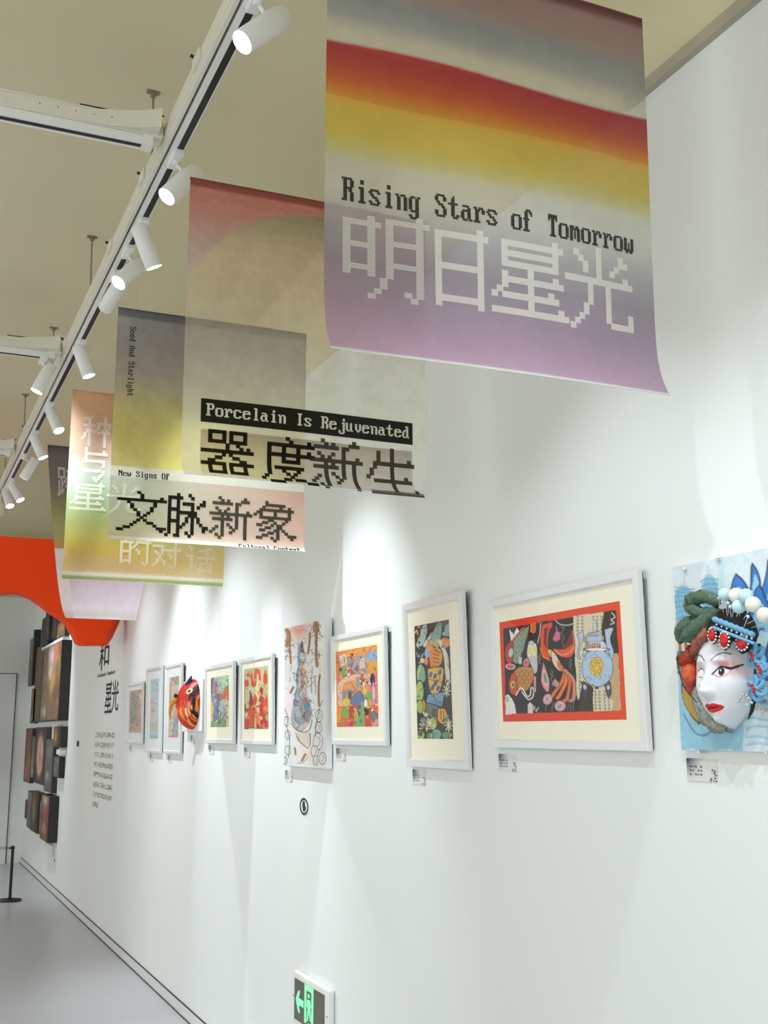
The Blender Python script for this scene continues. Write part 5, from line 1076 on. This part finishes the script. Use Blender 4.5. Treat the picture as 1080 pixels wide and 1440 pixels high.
# exit sign
t = thing('exit_sign', 'white-framed emergency exit sign with glowing green running figure and left arrow', 'sign', (WX, 4.66, 0.43))
L = Vector(t.location); ye0, ye1, ze0, ze1 = 4.435, 4.868, 0.395, 0.607
b = nb(); box(b, WX - 0.026, WX, ye0, ye1, ze0, ze1, 0.009); under(obj('housing', b, M_LAMP, t), t)
b = nb(); box(b, WX - 0.0275, WX - 0.0255, ye0 + 0.048, ye1 - 0.022, ze0 + 0.022, ze1 - 0.028, 0.0008); under(obj('screen', b, mat('sign_face', rgb(88, 86, 70), 0.25), t), t)
M_GREEN = mat('lit_green_symbol', rgb(150, 250, 190), 0.5, emit=(rgb(120, 252, 180), 0.28))
def sg(pts, nm='symbol'):
    return [Vector((WX - 0.0285, y, z)) - L for y, z in pts]
# symbol drawn in sign units (a: 0..1 left to right over the screen, c: 0..1 top to bottom)
sy0, sy1, sz0, sz1 = ye1 - 0.022, ye0 + 0.048, ze1 - 0.028, ze0 + 0.022
def sp(a, c): return Vector((WX - 0.0285, sy0 + (sy1 - sy0) * a, sz0 + (sz1 - sz0) * c)) - L
def polyface(name, polys, m):
    b = nb()
    for P in polys: b.faces.new([b.verts.new(sp(*q)) for q in P])
    return finish_flat(name, b, m, t)
polyface('arrow', [[(0.06, 0.50), (0.14, 0.26), (0.21, 0.24), (0.17, 0.43), (0.33, 0.43), (0.33, 0.60), (0.17, 0.60), (0.22, 0.78), (0.15, 0.78)]], M_GREEN)
polyface('doorway', [[(0.36, 0.0), (0.66, 0.0), (0.66, 0.13), (0.36, 0.13)], [(0.36, 0.13), (0.43, 0.13), (0.43, 0.92), (0.36, 0.92)], [(0.59, 0.13), (0.66, 0.13), (0.66, 1.0), (0.62, 1.0), (0.59, 0.92)]], M_GREEN)
hd = [(0.50 + 0.035 * math.cos(k * .63), 0.24 + 0.06 * math.sin(k * .63)) for k in range(10)]
polyface('running_figure', [hd, [(0.45, 0.34), (0.55, 0.32), (0.58, 0.45), (0.55, 0.56), (0.47, 0.58), (0.45, 0.46)], [(0.45, 0.36), (0.43, 0.50), (0.455, 0.52), (0.48, 0.40)], [(0.47, 0.56), (0.52, 0.56), (0.49, 0.84), (0.445, 0.86)], [(0.51, 0.55), (0.56, 0.55), (0.59, 0.80), (0.55, 0.82)], [(0.49, 0.88), (0.53, 0.87), (0.54, 0.96), (0.50, 0.97)]], M_GREEN)
b = nb(); box(b, WX - 0.031, WX - 0.0275, 4.575, 4.605, ze0 + 0.024, ze0 + 0.050, 0.001); under(obj('amber_tag', b, mat('amber_plastic', rgb(200, 140, 40), 0.4), t), t)
for y in (4.862, 4.455):
    b = nb(); cyl(b, (WX - 0.028, y, 0.505), (WX - 0.0255, y, 0.505), 0.003, seg=10); under(obj('screw', b, M_BLACK, t), t)

# ================================================================== DARK PAINTED BOARDS ON THE FAR STRETCH OF WALL
def boards(label, items, seed, extra=()):
    ys = [i[0] for i in items] + [i[1] for i in items]; zs = [i[2] for i in items]
    t = thing('painted_board_relief', label, 'artwork', (WX - 0.03, sum(ys) / len(ys), min(i[3] for i in items)), 'clusters of dark painted boards on the far wall')
    L = Vector(t.location)
    for k, (ya, yb, zt, zb, dep, col, spots) in enumerate(items):
        b = nb(); box(b, WX - dep - L.x, WX - 0.004 - L.x, ya - L.y + 0.006, yb - L.y - 0.006, zb - L.z, zt - L.z, 0.006)
        bd = obj('board', b, mat('dark_wood_%d' % (k % 4), rgb(*[(46, 40, 36), (34, 32, 32), (62, 50, 42), (52, 50, 48)][k % 4]), 0.5, var=0.35, scale=30, bump=0.6), t)
        p = Pic(24, 60, SQ, col); gg = np.random.default_rng(seed * 10 + k)
        for _ in range(6):
            c = np.array(col) * gg.uniform(0.6, 1.5); p.soft(gg.random(), gg.random(), gg.uniform(.1, .5), gg.uniform(.05, .3), tuple(np.clip(c + gg.normal(0, 14, 3), 5, 250)), 0.7)
        for (cx, cy, rx, ry, c, kind) in spots:
            (p.ell if kind else p.soft)(cx, cy, rx, ry, c)
        p.noise(0.25, 10, seed * 10 + k)
        sheet('painting', p, lambda U, V: (np.full_like(U, WX - dep - 0.0015 - L.x), yb - 0.014 - L.y + (ya + 0.028 - yb) * U, zt - 0.01 - L.z + (zb - zt + 0.02) * V), M_ROUGHWOOD, bd)
    for (ya, yb, zt, zb, dep) in extra:
        b = nb(); box(b, WX - dep - L.x, WX - 0.004 - L.x, ya - L.y, yb - L.y, zb - L.z, zt - L.z, 0.002); obj('white_ledge', b, M_LAMP, t)
    return t
BR, GY, DK = (96, 76, 60), (98, 94, 88), (40, 36, 34)
boards('upper and largest cluster of tall dark boards painted with figures', [(13.45, 14.10, 2.93, 2.60, .06, DK, []), (13.1, 13.45, 2.96, 2.62, .10, (30, 28, 28), [(.6, .6, .2, .3, (150, 80, 40), 0)]), (12.80, 13.1, 2.90, 2.62, .07, (50, 40, 36), []), (12.2, 12.80, 2.76, 2.59, .05, (104, 78, 54), [(.5, .4, .3, .2, (160, 120, 80), 0)]), (14.72, 15.33, 2.78, 2.18, .05, GY, []), (14.62, 14.74, 2.85, 2.17, .08, (56, 50, 46), []), (13.90, 14.60, 2.62, 1.72, .05, BR, [(.5, .3, .3, .3, (120, 96, 70), 0)]), (13.02, 13.88, 2.55, 1.72, .05, (110, 92, 74), [(.4, .4, .3, .15, (150, 130, 110), 0), (.5, .62, .2, .06, (190, 100, 60), 0), (.5, .88, .4, .08, (200, 196, 190), 0)]), (11.98, 13.0, 2.53, 1.72, .10, (120, 92, 66), [(.3, .15, .3, .15, (210, 206, 206), 0), (.6, .12, .3, .2, (190, 90, 66), 0), (.4, .5, .2, .2, (214, 170, 110), 0), (.6, .42, .2, .06, (200, 100, 70), 0), (.2, .35, .2, .1, (206, 196, 186), 0)]), (14.40, 14.86, 2.13, 1.71, .05, (110, 76, 60), [(.5, .4, .4, .2, (150, 90, 70), 0), (.5, .85, .4, .1, (180, 176, 170), 0)])], 2, [(12.2, 13.93, 2.575, 2.545, .07)])
boards('middle cluster of dark boards with a pink oval portrait', [(14.54, 15.21, 1.65, 1.00, .05, (120, 80, 58), [(.4, .8, .4, .2, (180, 120, 90), 0)]), (14.08, 14.42, 1.56, 1.07, .06, GY, [(.5, .85, .3, .1, (200, 196, 190), 0)]), (13.14, 14.06, 1.66, 1.03, .06, (44, 36, 34), [(.5, .5, .40, .44, (132, 76, 70), 1), (.5, .5, .28, .36, (196, 160, 140), 1), (.5, .5, .12, .2, (170, 120, 110), 0)]), (12.52, 13.12, 1.53, 0.98, .06, (90, 88, 86), [(.4, .7, .3, .1, (190, 190, 190), 0), (.5, .3, .3, .2, (110, 108, 104), 0)]), (11.95, 12.48, 1.66, 1.45, .07, (30, 26, 26), [(.3, .5, .3, .5, (206, 146, 50), 0)]), (12.03, 12.44, 1.36, 1.15, .06, (90, 92, 88), [])], 3, [(12.3, 12.50, 1.68, 1.55, .06), (11.98, 12.2, 1.43, 1.38, .07)])
boards('lowest cluster of dark boards with red and gold panels near the floor', [(14.50, 14.85, 0.80, 0.58, .05, (40, 36, 34), []), (14.10, 14.52, 0.92, 0.50, .06, (96, 94, 88), []), (13.45, 14.08, 0.94, 0.50, .07, (30, 26, 24), [(.45, .45, .25, .42, (176, 136, 84), 0)]), (12.94, 13.42, 0.86, 0.50, .05, (100, 98, 92), []), (12.30, 12.92, 0.96, 0.50, .10, (104, 66, 52), [(.5, .1, .4, .15, (214, 200, 196), 0), (.5, .35, .4, .15, (176, 76, 60), 0), (.5, .7, .2, .15, (200, 150, 130), 0)])], 4, [(12.5, 12.9, 0.46, 0.34, .03), (13.0, 13.3, 0.48, 0.40, .03)])

# ================================================================== BARRIER POST
t = thing('barrier_post', 'short black barrier post with round base on grey floor by the far door', 'barrier', (1.25, 12.0, 0))
b = nb(); cyl(b, (0, 0, 0), (0, 0, 0.018), 0.112, 0.108, 40); cyl(b, (0, 0, 0.018), (0, 0, 0.03), 0.10, 0.02, 40); obj('base', b, M_BLACK, t)
b = nb(); cyl(b, (0, 0, 0.02), (0, 0, 0.50), 0.0145, seg=18); obj('post', b, M_BLACK, t)
b = nb(); cyl(b, (0, 0, 0.485), (0, 0, 0.515), 0.018, seg=18); box(b, -0.03, 0.0, -0.008, 0.008, 0.485, 0.505); obj('cap', b, M_BLACK, t)
b = nb()
for z in (0.50, 0.485): tube(b, smooth_path([(-0.015, 0, z), (-0.5, 0.05, z + 0.02), (-1.6, 0.1, z + 0.0)]), 0.0028, 6)
obj('cord', b, M_BLACK, t)
t = thing('barrier_post', 'second black barrier post, beyond the left edge of the view', 'barrier', (-0.37, 12.1, 0))
b = nb(); cyl(b, (0, 0, 0), (0, 0, 0.018), 0.112, 0.108, 40); cyl(b, (0, 0, 0.018), (0, 0, 0.03), 0.10, 0.02, 40); obj('base', b, M_BLACK, t)
b = nb(); cyl(b, (0, 0, 0.02), (0, 0, 0.515), 0.0145, seg=18); obj('post', b, M_BLACK, t)
print('TRIS', sum(len(o.data.loop_triangles) or sum(len(p.vertices) - 2 for p in o.data.polygons) for o in bpy.data.objects if o.type == 'MESH'))
